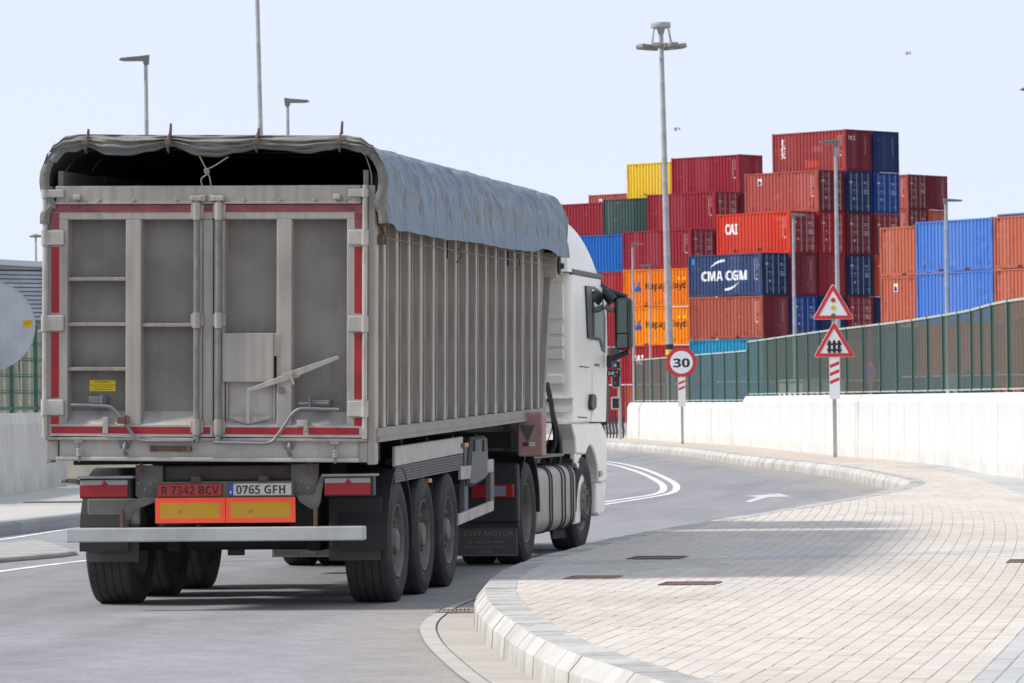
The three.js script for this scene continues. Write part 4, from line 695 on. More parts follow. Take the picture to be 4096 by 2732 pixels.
// ---- rear doors
function doorLeaf(o) {
  const d = sub('door', trailer, bodyM), q = (n, g, m = mat.alu) => part(n, g, m, d), R = o.right;
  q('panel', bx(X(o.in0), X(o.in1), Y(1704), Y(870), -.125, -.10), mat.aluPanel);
  const top = rb(X(o.x0), X(o.x1), Y(878), Y(820), -.11, .03, .008), bot = bx(X(o.x0), X(o.x1), Y(1747), Y(1700), -.06, .03);
  q('top_rail', top); q('bottom_rail', bot, mat.aluPale);
  q('sill_slope', ext([[.11, Y(1700)], [-.0285, Y(1700)], [.102, Y(1646)]], X(o.x1) - X(o.x0) - .03).rotateY(Math.PI / 2).translate((X(o.x0) + X(o.x1)) / 2, 0, 0), mat.aluPale);
  for (const [a, b, z] of o.stiles) q('stile', rb(X(a), X(b), Y(1702), Y(876), -.11, z ?? .03, .01));
  for (const [a, b, y] of o.rungs) q('rung', [rb(X(a), X(b), Y(y + 9), Y(y - 6), -.10, .022, .006)], mat.aluRib);
  // reflective tape
  const tape = (a, b, y0, y1, m) => q('reflective_tape', bx(X(a), X(b), Y(y1), Y(y0), .0305, .032), m);
  tape(...o.tapeTop, 820, 849, mat.dustRed); for (const [a, b] of o.tapeBottom) tape(a, b, 1708, 1736, mat.tapeRed);
  for (const [y0, y1, m] of [[851, 915, mat.dustRed], [988, 1252, mat.tapeRed], [1330, 1594, mat.tapeRed], [1668, 1700, mat.tapeRed]]) tape(...o.tapeSide, y0, y1, m);
  // hinges on the outer tube
  const hx = X(o.hingeTube); q('hinge_tube', rod(V(hx, Y(1752), .035), V(hx, Y(742), .035), .021, .021, 16), mat.aluPale);
  for (const [y0, y1] of [[757, 790], [921, 981], [1262, 1326], [1600, 1664]]) q('hinge', [rb(X(o.hinge[0]), X(o.hinge[1]), Y(y1), Y(y0), .032, .058, .01), rod(V(hx, Y(y1), .038), V(hx, Y(y0), .038), .03, .03, 14)], mat.aluPale);
  // lock rod with sleeves
  const rx = X(o.rod), z = .062; q('lock_rod', rod(V(rx, Y(1768), z), V(rx, Y(800), z), .0225, .0225, 16), mat.steel);
  for (const [y0, y1] of [[812, 880], [1250, 1312], [1676, 1738]]) q('rod_sleeve', [rod(V(rx, Y(y1), z), V(rx, Y(y0), z), .031, .031, 16), rb(rx - .05, rx + .05, Y(y1 - 6), Y(y0 + 6), .02, .05, .006)], mat.alu);
  q('rod_head', [rb(rx - .05, rx + .045, Y(806), Y(783), .02, .085, .012), rb(rx + (R ? -.07 : .03), rx + (R ? -.03 : .07), Y(808), Y(780), .03, .075, .01)], mat.alu);
  q('handle', tube(o.handle.map(([a, b]) => V(X(a), Y(b), .085)), .0138, 60, 10, false, .35), mat.steel);
  return d;
}
const doorA = doorLeaf({ x0: 206, x1: 855, in0: 262, in1: 790, stiles: [[206, 274], [505, 568], [776, 812], [812, 855, .024]], rungs: [[274, 505, 1115], [274, 505, 1297], [274, 505, 1476], [568, 776, 1299]], tapeTop: [210, 852], tapeBottom: [[210, 415], [438, 770], [806, 845]], tapeSide: [209, 240], hingeTube: 184, hinge: [190, 262], rod: 793, handle: [[786, 1762], [700, 1763], [590, 1764], [552, 1752], [510, 1690], [478, 1650], [448, 1628], [380, 1624], [295, 1622]] });
const doorB = doorLeaf({ right: true, x0: 858, x1: 1456, in0: 880, in1: 1400, stiles: [[858, 900, .024], [1108, 1170], [1389, 1456]], rungs: [], tapeTop: [902, 1452], tapeBottom: [[898, 1215], [1238, 1440]], tapeSide: [1420, 1450], hingeTube: 1462, hinge: [1396, 1474], rod: 880, handle: [[866, 1769], [960, 1770], [1070, 1771], [1105, 1758], [1150, 1695], [1180, 1652], [1212, 1633], [1290, 1634], [1366, 1635]] });
{
  const q = (n, g, m, d = doorB) => part(n, g, m, d);
  q('hatch_box', rb(X(891), X(1098), Y(1528), Y(1332), -.105, .045, .008), mat.alu); q('hatch_flange', [rb(X(1098), X(1122), Y(1424), Y(1332), -.03, .036, .004)], mat.alu);
  q('slide_plate', bx(X(914), X(1096), Y(1712), Y(1526), -.105, -.03), mat.aluPale); for (const x of [908, 1098]) q('slide_rail', rb(X(x - 5), X(x + 5), Y(1706), Y(1526), -.105, .0, .004), mat.alu);
  const bar = (n, x0, y0, x1, y1, w0, w1, z) => { const a = V(X(x0), Y(y0), 0), b = V(X(x1), Y(y1), 0), d = b.clone().sub(a).normalize(), p = V(-d.y, d.x, 0), P = [a.clone().addScaledVector(p, w0), b.clone().addScaledVector(p, w1), b.clone().addScaledVector(d, w1 * .6), b.clone().addScaledVector(p, -w1), a.clone().addScaledVector(p, -w0), a.clone().addScaledVector(d, -w0 * .6)]; q(n, ext(P.map(v => [v.x, v.y]), .012, .003).translate(0, 0, z), mat.alu); };
  bar('lever', 1003, 1560, 1200, 1492, .014, .030, .062); bar('lever_arm', 1140, 1510, 1358, 1428, .032, .014, .064); bar('link', 1001, 1556, 997, 1690, .012, .016, .05);
  q('gate_pull', ext([[X(917), Y(1664)], [X(1087), Y(1664)], [X(1085), Y(1672)], [X(1003), Y(1696)], [X(990), Y(1696)], [X(919), Y(1672)]], .02, .003).translate(0, 0, .02), mat.alu);
  q('pivot', rod(V(X(1171), Y(1490), .05), V(X(1171), Y(1490), .095), .02, .018, 14), mat.aluPale); q('pivot_pin', rod(V(X(1172), Y(1500), .085), V(X(1184), Y(1536), .085), .011, .008, 8), mat.aluPale);
  q('stop_lug', ext([[-.026, -.02], [.026, -.02], [.012, .02], [-.012, .02]], .03, .004).translate(X(1130), Y(1558), .04), mat.steel);
  q('latch', [rb(X(1247), X(1322), Y(1622), Y(1598), -.105, .05, .006), rod(V(X(1200), Y(1613), .056), V(X(1318), Y(1611), .056), .009, .009, 8), rb(X(1243), X(1250), Y(1625), Y(1590), .03, .08, .003)], mat.steel);
  q('keeper', [rb(X(1192), X(1234), Y(1704), Y(1678), .0, .05, .006), rb(X(1222), X(1236), Y(1722), Y(1676), .03, .07, .005)], mat.aluPale);
  q('latch', [rb(X(360), X(426), Y(1616), Y(1588), -.105, .04, .006), rb(X(413), X(422), Y(1618), Y(1582), .03, .09, .004)], mat.steel, doorA);
  q('keeper', [rb(X(416), X(438), Y(1735), Y(1670), .0, .05, .006)], mat.aluPale, doorA);
  q('handle_clip', [rb(X(482), X(516), Y(1696), Y(1668), .06, .11, .006).rotateZ(0), new THREE.TorusGeometry(.028, .006, 8, 20).translate(X(516), Y(1678), .10)], mat.rust, doorA);
  const st = canvasTex(512, 224, (c, w, h) => { c.fillStyle = '#e4c21c'; c.fillRect(0, 0, w, h); c.strokeStyle = '#7a6410'; c.lineWidth = 6; c.strokeRect(6, 6, w - 12, h - 12); c.fillStyle = '#2a2410'; c.textAlign = 'center'; c.font = 'bold 44px sans-serif'; c.fillText('¡¡ ATENCION !!', w / 2, 56); c.font = 'bold 27px sans-serif'; ['NO ACERCARSE PROXIMO AL VEHICULO', 'CUANDO SE ESTE PROCEDIENDO', 'LA MANIOBRA DE ELEVACION'].forEach((s, i) => c.fillText(s, w / 2, 108 + i * 42)); });
  part('warning_sticker', new THREE.PlaneGeometry(X(452) - X(345), Y(1522) - Y(1568)).translate((X(345) + X(452)) / 2, Y(1545), -.0985), M([1, 1, 1], .6, { map: st }), doorA, { uv: true });
}
// ---- sheet cover over hoops
{
  const hemAt = s => 2.955 + .006 * Math.sin(s * 1.7) + .05 * sstep(8.2, 9.0, s) - .05 * sstep(9.2, 10.4, s) + .05 * (1 - sstep(0, .5, s)), arch = (t, s) => {
    const yb = hemAt(s), pts = [[-1.345, yb], [-1.34, 3.16], [-1.325, 3.36], [-1.275, 3.50], [-1.17, 3.60], [-.99, 3.658], [-.5, 3.685], [0, 3.69], [.5, 3.685], [1.0, 3.655], [1.20, 3.60], [1.315, 3.50], [1.375, 3.36], [1.395, 3.16], [1.405, yb]];
    const f = t * (pts.length - 1), i = Math.min(pts.length - 2, Math.floor(f)), u = f - i, g = k => pts[clamp(k, 0, pts.length - 1)], c = (a, b, c2, d) => .5 * (2 * b + (c2 - a) * u + (2 * a - 5 * b + 4 * c2 - d) * u * u + (3 * b - a - 3 * c2 + d) * u * u * u);
    return [c(g(i - 1)[0], g(i)[0], g(i + 1)[0], g(i + 2)[0]), c(g(i - 1)[1], g(i)[1], g(i + 1)[1], g(i + 2)[1])];
  };
  const hoop = .78, L0 = -.03, L1 = 10.9;
  const surf = (u, v, inn = 0) => {
    const s = lerp(L0, L1, u), [x, y] = arch(v, s), h = Math.abs(((s / hoop) % 1) - .5) * 2;       // h is 1 on a hoop and 0 between
    const shoulder = Math.exp(-Math.pow((Math.abs(v - .5) - .28) / .13, 2)), low = sstep(.36, .47, Math.abs(v - .5)), sd = Math.abs(v - .5) * 14;
    let off = -.030 * (1 - h * h) * (.35 + .65 * shoulder) * (1 - low * .7);
    const ridge = (a, b, p) => Math.pow(1 - Math.abs(2 * vn(a, b) - 1), p); off += .020 * shoulder * (fbm(s * 4.2 + sd * .7, sd * .9 + 5, 3) - .5) * 2 + (.020 * ridge(s * 3.1 + sd * .55, sd * .45 + 3, 3) + .008 * ridge(s * 6.3 - sd * .5 + 40, sd * .5 + 9, 4)) * (1 - .75 * low) * sstep(.12, .26, Math.abs(v - .5)) + .006 * (fbm(s * 9 + 4, sd * .5, 3) - .5);
    const pk = Math.exp(-Math.pow((Math.abs(v - .5) - .425) / .022, 2)) * Math.pow(h, 6); off -= .032 * pk;
    off += .005 * low * Math.sin(s * 8.05 + .6 * Math.sin(s * 3)) * sstep(.42, .5, Math.abs(v - .5)) + (1 - u) * .0 + .02 * Math.exp(-s * 3) * shoulder;
    off -= inn; const nx = Math.abs(x) > 1.2 ? Math.sign(x) * .9 : x * .25, ny = Math.abs(x) > 1.3 ? .25 : 1, n = Math.hypot(nx, ny);
    return V(x + off * nx / n, y + off * ny / n, -s);
  };
  const dirt = tex(1024, 512, (u, v) => {                   // u along the trailer, v round the sheet
    const s = lerp(L0, L1, u), sd = Math.abs(v - .5), h = Math.abs(((s / hoop) % 1) - .5) * 2;
    const st = fbm(u * 190, v * 9, 4), f = fbm(u * 26, v * 22, 5), d = clamp(.30 + 1.5 * (st - .5) + .55 * (f - .5) + .4 * Math.pow(h, 10) * (sd < .44 ? 1 : .2) - .34 * sstep(.425, .46, sd)), w = sstep(.60, .80, fbm(u * 230 + 3, v * 14, 4)) * .45 * (1 - sstep(.42, .45, sd));
    const b = [.100, .158, .222], br = [.155, .148, .138]; return b.map((k, i) => lerp(lerp(k, br[i], d), .32, w) * (.9 + .2 * fbm(u * 60 + 9, v * 20, 3)));
  });
  mat.tarp = new THREE.MeshStandardMaterial({ map: dirt, roughness: .5, side: THREE.DoubleSide, bumpMap: tex(1024, 512, (u, v) => { const q = (a, b, p) => Math.pow(1 - Math.abs(2 * vn(a, b) - 1), p), w = 1.2 * fbm(u * 40, v * 7, 3); return [clamp(.45 * q(u * 120 + w * 2, v * 6 + w, 3) + .3 * q(u * 60 - w * 2 + 50, v * 11 + w, 4) + .25 * fbm(u * 160, v * 10, 4))]; }, true), bumpScale: .016 });
  const cover = sub('sheet_cover', trailer, bodyM);
  part('sheet', grid(420, 140, (u, v) => surf(u, v)), mat.tarp, cover, { uv: true });
  part('added_dark_sheet', grid(80, 60, (u, v) => { const p = surf(.004 + u * .99, .02 + v * .96, .035); return p; }), M([.05, .053, .058], .9, { side: THREE.DoubleSide }), cover, { uv: true });  // dark sheet added under the cover, its colour stands in for interior shade
  const hem = M([.17, .19, .215], .7, { map: T.grime, m: .4 }), grey = M([.235, .222, .20], .7, { map: T.fold, m: 1, side: THREE.DoubleSide, bumpMap: T.soft, bumpScale: .012, bm: .5 });
  // front closing flap and rear border band round the opening
  part('front_flap', grid(60, 8, (u, v) => { const p = surf(1, u); return V(p.x * (1 - .015 * v), lerp(p.y, Math.min(p.y, 2.96), v), p.z + .02 * v); }), mat.tarp, cover, { uv: true });
  for (const k of [0, 1]) part('border_band', grid(40, 4, (u, v) => { const p = surf(0, k ? 1 - u * .30 : u * .30), w = lerp(-.004, .075, v); return V(p.x - Math.sign(p.x) * w, p.y - (Math.abs(p.x) > 1.3 ? 0 : w * .5), p.z + .014 + .016 * Math.sin(v * 3.1) + .012 * (fbm(u * 22, v * 2, 3) - .5)); }), grey, cover, { uv: true });
  // gathered rear valance tied up with four straps
  const sx = [355, 683, 1035, 1367].map(p => X(p)), table = (t, x) => { let i = 0; while (i < t.length - 2 && t[i + 1][0] < x) i++; const [a, ya] = t[i], [b, yb] = t[i + 1], u = clamp((x - a) / (b - a)); return lerp(ya, yb, u * u * (3 - 2 * u)); };
  const topT = [[180, 650], [196, 612], [225, 572], [270, 541], [330, 536], [700, 540], [1100, 543], [1380, 545], [1440, 552], [1490, 582], [1518, 620], [1530, 660]], botT = [[180, 656], [200, 606], [300, 606], [352, 588], [432, 619], [515, 622], [600, 606], [684, 585], [800, 625], [866, 629], [950, 612], [1035, 597], [1120, 603], [1230, 616], [1310, 604], [1367, 594], [1440, 613], [1505, 618], [1530, 664]];
  part('rear_valance', grid(300, 40, (u, v) => {
    const px = lerp(182, 1528, u), x = X(px), y0 = Y(table(topT, px)), y1 = Y(table(botT, px)), h = Math.max(.004, y0 - y1), k = clamp(h / .14);
    let m = 1; for (const s of sx) m = Math.min(m, Math.abs(x - s) / .16); m = clamp(m);
    const flow = fbm(x * 1.6 + 2, v * .9, 3), w1 = v * 2.6 + 1.5 * flow + x * .12, w2 = v * 4.3 + 2.2 * fbm(x * 2.3 + 8, v, 2) - x * .2, tri = t => Math.pow(Math.abs(2 * (t - Math.floor(t)) - 1), 1.6), fold = -.034 * tri(w1) * (.6 + .4 * m) - .018 * tri(w2);
    const gather = .012 * (1 - m) * Math.sin(v * 26 + x * 3);
    return V(x, lerp(y0, y1, v), .06 + k * (.07 * Math.sin(Math.PI * clamp(v * .98)) * (.55 + .45 * m) + fold + gather) - .035 * v * v);
  }, (u, v) => [u * 2.6, v * .2]), grey, cover, { uv: true });
  for (const [i, s] of sx.entries()) {
    const top = 3.69; const st = M([.12, .095, .075], .8);
    part('strap', [tube([V(s - .012, top - .13, .045), V(s - .004, top - .10, .10), V(s, top - .04, .112), V(s, top + .01, .06)], .010, 20, 6), ext([[-.012, 0], [.012, 0], [.009, [.05, .09, .05, .10][i]], [-.008, [.055, .095, .055, .105][i]]], .008, .002).rotateZ(-.06).translate(s + .004, top + .0, .05)], st, cover);
    part('buckle', rb(s - .024, s + .02, top - .075, top - .035, .10, .125, .005), mat.rust, cover);
  }
  // hoops inside, ropes across the opening, tie cord and side line
  for (let i = 0; i < 4; i++) part('hoop', tube([V(-1.27, 3.3, -hoop * (i + .5)), V(-1.24, 3.46, -hoop * (i + .5)), V(-1.0, 3.61, -hoop * (i + .5)), V(0, 3.645, -hoop * (i + .5)), V(1.0, 3.61, -hoop * (i + .5)), V(1.24, 3.46, -hoop * (i + .5)), V(1.27, 3.3, -hoop * (i + .5))], .014, 40, 6), mat.steel, cover);
  const rope = M([.33, .30, .26], .9);
  part('rope', [tube([V(X(800), Y(625), .03), V(X(822), Y(668), .03), V(X(838), Y(690), .03), V(X(808), Y(715), .03), V(X(807), Y(745), .0)], .006, 30, 6), tube([V(X(915), Y(628), .03), V(X(860), Y(664), .035), V(X(826), Y(682), .03), V(X(838), Y(705), .02), V(X(843), Y(745), .0)], .006, 30, 6), new THREE.TorusKnotGeometry(.012, .006, 40, 6).translate(X(828), Y(684), .035)], rope, cover);
  part('rope', tube([V(X(1455), Y(615), -.02), V(X(1472), Y(660), -.02), V(X(1482), Y(700), -.02), V(X(1484), Y(745), -.02)], .005, 30, 6), rope, cover);
  const line = (y0, y1, s0, s1) => part('side_line', tube([V(1.33, y0, -s0), V(1.33, (y0 + y1) / 2 - .01, -(s0 + s1) / 2), V(1.33, y1, -s1)], .0035, 30, 5), mat.steel, cover);
  line(2.90, 2.86, .25, 10.2); line(2.97, 2.93, 5, 10.3);
  for (const px of [1790, 2033]) { const s = TB.S(px, 1000, 1.31)[0]; part('line_loop', [bx(1.30, 1.318, 2.80, 2.95, -s - .02, -s + .02)], mat.black, cover); part('line_ring', tube([V(1.325, 2.9, -s - .5), V(1.34, 2.86, -s - .55), V(1.34, 2.80, -s - .5), V(1.325, 2.78, -s - .42)], .008, 20, 6), mat.rust, cover); }
  const wz = -10.35; part('winch_wheel', alongX(lathe([[0, -.02], [.10, -.02], [.075, -.005], [.075, .005], [.10, .02], [.03, .03], [.03, .06], [0, .06]], 24)).translate(1.36, 2.86, wz), mat.black, cover); part('winch_bracket', rb(1.22, 1.36, 2.74, 3.0, wz - .1, wz + .1, .01), mat.aluPale, cover);
  part('ratchet', [rb(1.29, 1.36, Y(905), Y(850), -.2, -.08, .01), rod(V(1.31, Y(870), -.14), V(1.35, Y(975), -.18), .012, .012, 8), rb(1.29, 1.34, Y(978), Y(940), -.22, -.1, .008)], mat.rust, cover);
}
// ---- wheels
const tyreGeo = (R, w, rim) => { const h = w / 2, gr = [], n = 4; for (let i = 0; i < n; i++) { const a = lerp(-h * .52, h * .52, i / (n - 1)); gr.push([R, a - .0045], [R - .009, a - .003], [R - .009, a + .003], [R, a + .0045]); } return alongX(lathe([[rim, -h + .03], [rim + .03, -h + .01], [rim + .10, -h - .004], [R - .08, -h - .004], [R - .05, -h + .004], [R - .045, -h + .012], [R - .014, -h + .016], [R, -h + .035], ...gr, [R, h - .035], [R - .014, h - .016], [R - .045, h - .012], [R - .05, h - .004], [R - .08, h + .004], [rim + .10, h + .004], [rim + .03, h - .01], [rim, h - .03], [rim - .01, h - .06], [rim - .01, -h + .06], [rim, -h + .03]], 72)); };
const nutG = (r, n, x, s = .017, l = .05) => Array.from({ length: n }, (_, i) => { const a = i / n * Math.PI * 2; return rod(V(x, Math.cos(a) * r, Math.sin(a) * r), V(x + l, Math.cos(a) * r, Math.sin(a) * r), s, s * .8, 8); });
const WG = { t: geo(tyreGeo(.495, .375, .292)), rim: geo(alongX(lathe([[.292, .165], [.298, .172], [.290, .175], [.280, .16], [.272, .11], [.262, .075], [.235, .055], [.19, .06], [.14, .07], [.14, -.08], [.262, -.08], [.28, -.15], [.292, -.165]], 48))), hub: geo([alongX(lathe([[.135, .04], [.132, .10], [.105, .115], [.096, .165], [.08, .175], [0, .177]], 32))]), nut: nutG(.178, 10, .055, .022, .085).map(g => geo(g)) };
function wheel(parent, x, y, z, flip, W2 = WG) {
  const g = sub('wheel', parent); g.position.set(x, y, z); if (flip) g.rotation.y = Math.PI; g.rotation.x = rr(0, 3);
  part('tyre', W2.t, mat.tyre, g, { shared: true }); part('rim', W2.rim, mat.rim, g, { shared: true }); part('hub', W2.hub, mat.rim, g, { shared: true });
  for (const n of W2.nut) part('wheel_nut', n, mat.rim, g, { shared: true }); if (W2.cap) part('hub_cap', W2.cap, mat.steel, g, { shared: true }); return g;
}
const axles = [1.40, 2.71, 4.02];
for (const s of axles) { for (const k of [1, -1]) wheel(trailer, k * 1.055, .492, -s, k < 0); part('axle', rod(V(-.95, .5, -s), V(.95, .5, -s), .075, .075, 16), mat.under, trailer); for (const k of [1, -1]) part('suspension_arm', [rb(k * .52, k * .64, .42, .62, -s - .45, -s + .2, .02), rod(V(k * .55, .58, -s + .35), V(k * .55, .98, -s + .35), .13, .12, 14), rb(k * .45, k * .62, .62, 1.2, -s - .5, -s - .35, .01)], mat.under, trailer); }
// ---- chassis and underside
part('chassis_beam', [rb(.40, .52, .98, 1.36, -9.6, -.25, .01), rb(-.52, -.40, .98, 1.36, -9.6, -.25, .01)], mat.under, trailer, {});
for (const s of [.3, 1.0, 2.1, 3.4, 4.8, 6.2, 8.5]) part('cross_member', bx(-1.15, 1.15, 1.14, 1.30, -s - .06, -s + .06), mat.under, trailer);
part('air_tank', [rod(V(-.34, .9, -5.2), V(.34, .9, -5.2), .15, .15, 20)], mat.under, trailer); part('air_tank', rod(V(-.3, .7, -2.05), V(.3, .7, -2.05), .12, .12, 20), mat.under, trailer);
part('brake_chamber', [rod(V(.2, .5, -1.75), V(.2, .5, -1.95), .09, .09, 16), rod(V(-.2, .5, -1.75), V(-.2, .5, -1.95), .09, .09, 16)], mat.under, trailer);
part('heat_fins', Array.from({ length: 7 }, (_, i) => { const p = TC.Z(913 + i * 9, 2200, -2.6); return bx(p.x - .006, p.x + .006, TC.Z(940, 2222, -2.6).y, TC.Z(940, 2165, -2.6).y, -2.7, -2.6); }), M([.3, .28, .25], .7), trailer);
const TX = (px, z = 0) => TC.Z(px, 2000, z).x, TY = (py, z = 0) => TC.Z(840, py, z).y;
part('rear_cross_beam', [rb(TX(640), TX(1175), TY(1925), TY(1862), -.35, -.15, .02), rb(TX(760), TX(800), TY(1935), TY(1905), -.15, -.03, .01), rb(TX(1030), TX(1070), TY(1935), TY(1905), -.15, -.03, .01)], M([.085, .07, .06], .85, { map: T.grime, m: .5 }), trailer);
for (const s of [0, 1]) {
  const f = s ? p => 1795 - p : p => p, dk = M([.15, .14, .13], .8, { map: T.grime, m: .4 });
  part('bracket_plate', [ext([[532, 1858], [640, 1862], [640, 1950], [618, 1996], [560, 2010], [530, 1980]].map(([a, b]) => [TX(f(a)), TY(b)]), .05, .004).translate(0, 0, -.12)], dk, trailer);
  part('bracket_arm', ext((s ? [[1182, 1985], [1250, 1982], [1282, 1900], [1296, 1905], [1275, 2010], [1262, 2040], [1240, 2042], [1190, 2010]] : [[612, 1985], [545, 1990], [512, 2040], [490, 2050], [492, 2076], [512, 2080], [530, 2040], [620, 2004]]).map(([a, b]) => [TX(a), TY(b)]), .03, .004).translate(0, 0, -.07), dk, trailer);
  part('bumper_stay', rb(TX(s ? 1249 : 474), TX(s ? 1263 : 488), TY(2120), TY(2035), -.07, -.035, .005), mat.rust, trailer);
  for (const [x, y] of [[545, 1932], [596, 1932], [570, 1955]]) part('bolt', rod(V(TX(f(x)), TY(y), -.1), V(TX(f(x)), TY(y), -.085), .014, .012, 8), mat.steel, trailer);
  part('chain', tube([V(TX(f(557)), TY(1850), -.06), V(TX(f(566)), TY(1868), -.04), V(TX(f(548)), TY(1878), -.04), V(TX(f(560)), TY(1896), -.05)], .011, 24, 6), mat.rust, trailer);
}
part('bumper', rb(TX(263), TX(1454), TY(2166), TY(2109), -.12, .01, .012, 2), M([.46, .47, .475], .55, { metalness: .2, map: T.grime, m: 1.7 }), trailer);
{
  const plate = (name, px0, px1, py0, py1, w, h, draw, z = -.03) => { const m = panelBox(TX(px1) - TX(px0), TY(py0) - TY(py1), .012, M([1, 1, 1], .5, { map: canvasTex(w, h, draw) }), mat.under); m.name = name; m.position.set((TX(px0) + TX(px1)) / 2, (TY(py0) + TY(py1)) / 2, z); trailer.add(m); return m; };
  const dust = (c, w, h, n) => { for (let i = 0; i < n; i++) { c.fillStyle = `rgba(95,80,65,${rr(.03, .1)})`; c.beginPath(); c.ellipse(rnd() * w, rnd() * h, rr(5, 50), rr(3, 16), 0, 0, 7); c.fill(); } };
  part('plate_holder', rb(TX(622), TX(1172), TY(1992), TY(1926), -.09, -.036, .008), M([.12, .105, .09], .8), trailer);
  plate('number_plate', 627, 886, 1933, 1986, 520, 110, (c, w, h) => { c.fillStyle = '#a82622'; c.fillRect(0, 0, w, h); dust(c, w, h, 60); c.strokeStyle = '#2b1210'; c.lineWidth = 5; c.strokeRect(5, 5, w - 10, h - 10); c.fillStyle = '#221110'; c.font = 'bold 96px sans-serif'; c.textBaseline = 'middle'; c.textAlign = 'center'; c.save(); c.translate(w / 2, h / 2 + 4); c.scale(.93, 1); c.fillText('R 7342 BCV', 0, 0); c.restore(); }).userData.label = 'dusty red number plate with dark characters';
  plate('number_plate', 911, 1166, 1933, 1985, 520, 110, (c, w, h) => { c.fillStyle = '#bdb8ac'; c.fillRect(0, 0, w, h); c.fillStyle = '#28489a'; c.fillRect(0, 0, 42, h); c.fillStyle = '#dcdcdc'; c.font = 'bold 30px sans-serif'; c.fillText('E', 11, 90); dust(c, w, h, 60); c.strokeStyle = '#3a3630'; c.lineWidth = 4; c.strokeRect(3, 3, w - 6, h - 6); c.fillStyle = '#26231f'; c.font = 'bold 98px sans-serif'; c.textBaseline = 'middle'; c.save(); c.translate(62, h / 2 + 4); c.scale(.94, 1); c.fillText('0765 GFH', 0, 0); c.restore(); }).userData.label = 'pale number plate with blue band';
  const warn = (c, w, h) => { c.fillStyle = '#f4502c'; c.fillRect(0, 0, w, h); c.fillStyle = '#b88a10'; c.fillRect(36, 36, w - 72, h - 72); c.strokeStyle = 'rgba(90,60,10,.7)'; c.lineWidth = 3; c.beginPath(); c.moveTo(w * .33, h * .6); c.lineTo(w * .345, h * .48); c.lineTo(w * .37, h * .48); c.lineTo(w * .39, h * .6); c.stroke(); c.strokeRect(w * .335, h * .54, 26, 12); };
  part('panel_holder', rb(TX(622), TX(1174), TY(2088), TY(1992), -.07, -.034, .006), mat.under, trailer);
  plate('warning_panel', 618, 898, 1991, 2092, 512, 186, warn, -.026); plate('warning_panel', 900, 1179, 1991, 2092, 512, 186, warn, -.026);
  const clear = M([.33, .29, .28], .35), lens = M([.29, .007, .011], .45);
  for (const [a, b] of [[314, 520], [1294, 1492]]) {
    const l = sub('tail_light', trailer); part('housing', rb(TX(a), TX(b), TY(1991), TY(1908), -.14, -.03, .012), mat.black, l);
    part('clear_lens', rb(TX(a + 4), TX(b - 12), TY(1938), TY(1916), -.04, -.018, .005), clear, l); part('red_lens', rb(TX(a + 3), TX(b - 11), TY(1985), TY(1937), -.04, -.014, .006), lens, l);
    part('reflex_triangle', ext([[TX((a + b) / 2 - 14), TY(1937)], [TX((a + b) / 2 + 14), TY(1937)], [TX((a + b) / 2), TY(1918)]], .006).translate(0, 0, -.016), lens, l); part('shield', rb(TX(a - 6), TX(b + 12), TY(1911), TY(1901), -.16, .01, .004), M([.22, .21, .2], .7), l);
  }
  part('side_marker', [tube([V(TX(330), TY(1938), -.08), V(TX(300), TY(1922), -.06), V(TX(265), TY(1918), -.05)], .018, 16, 8), rb(TX(238), TX(262), TY(1926), TY(1912), -.09, -.03, .008)], M([.14, .13, .13], .7), trailer); part('marker_lens', rb(TX(234), TX(240), TY(1925), TY(1914), -.08, -.04, .003), M([.6, .57, .5], .4), trailer);
}
// mud flaps and guards
{
  const z = -.86, fx = p => TC.Z(p, 2100, z).x, fy = p => TC.Z(840, p, z).y;
  const flapM = canvasTex(256, 256, (c, w, h) => { c.fillStyle = '#4a4843'; c.fillRect(0, 0, w, h); for (let i = 0; i < 90; i++) { c.fillStyle = `rgba(150,140,125,${rr(.02, .09)})`; c.fillRect(rnd() * w, rnd() * h, rr(2, 10), rr(15, 80)); } c.fillStyle = 'rgba(175,165,155,.5)'; c.font = 'bold 46px sans-serif'; c.fillText('TISVOL', 48, 158); });
  for (const [a, b] of [[352, 556], [1316, 1522]]) {
    const m = panelBox(fx(b) - fx(a), fy(2092) - fy(2245), .02, M([1, 1, 1], .85, { map: flapM }), mat.rubber); m.name = 'mud_flap'; m.position.set((fx(a) + fx(b)) / 2, (fy(2092) + fy(2245)) / 2, z); trailer.add(m);
    part('flap_carrier', rb(fx(a), fx(b + 6), fy(2096), fy(1992), z - .03, z + .012, .01), a < 800 ? M([.19, .19, .18], .8, { map: T.grime, m: .6 }) : mat.black, trailer);
  }
  for (const k of [1, -1]) { const prof = []; for (let i = 0; i <= 20; i++) { const a = lerp(-.15, Math.PI + .1, i / 20); prof.push([.60 * Math.cos(a), .60 * Math.sin(a)]); } for (let i = 20; i >= 0; i--) { const a = lerp(-.15, Math.PI + .1, i / 20); prof.push([.585 * Math.cos(a), .585 * Math.sin(a)]); } for (const s of [1.40]) part('mudguard', ext(prof, .40).rotateY(Math.PI / 2).translate(k * 1.05, .5, -s), mat.black, trailer); }
}
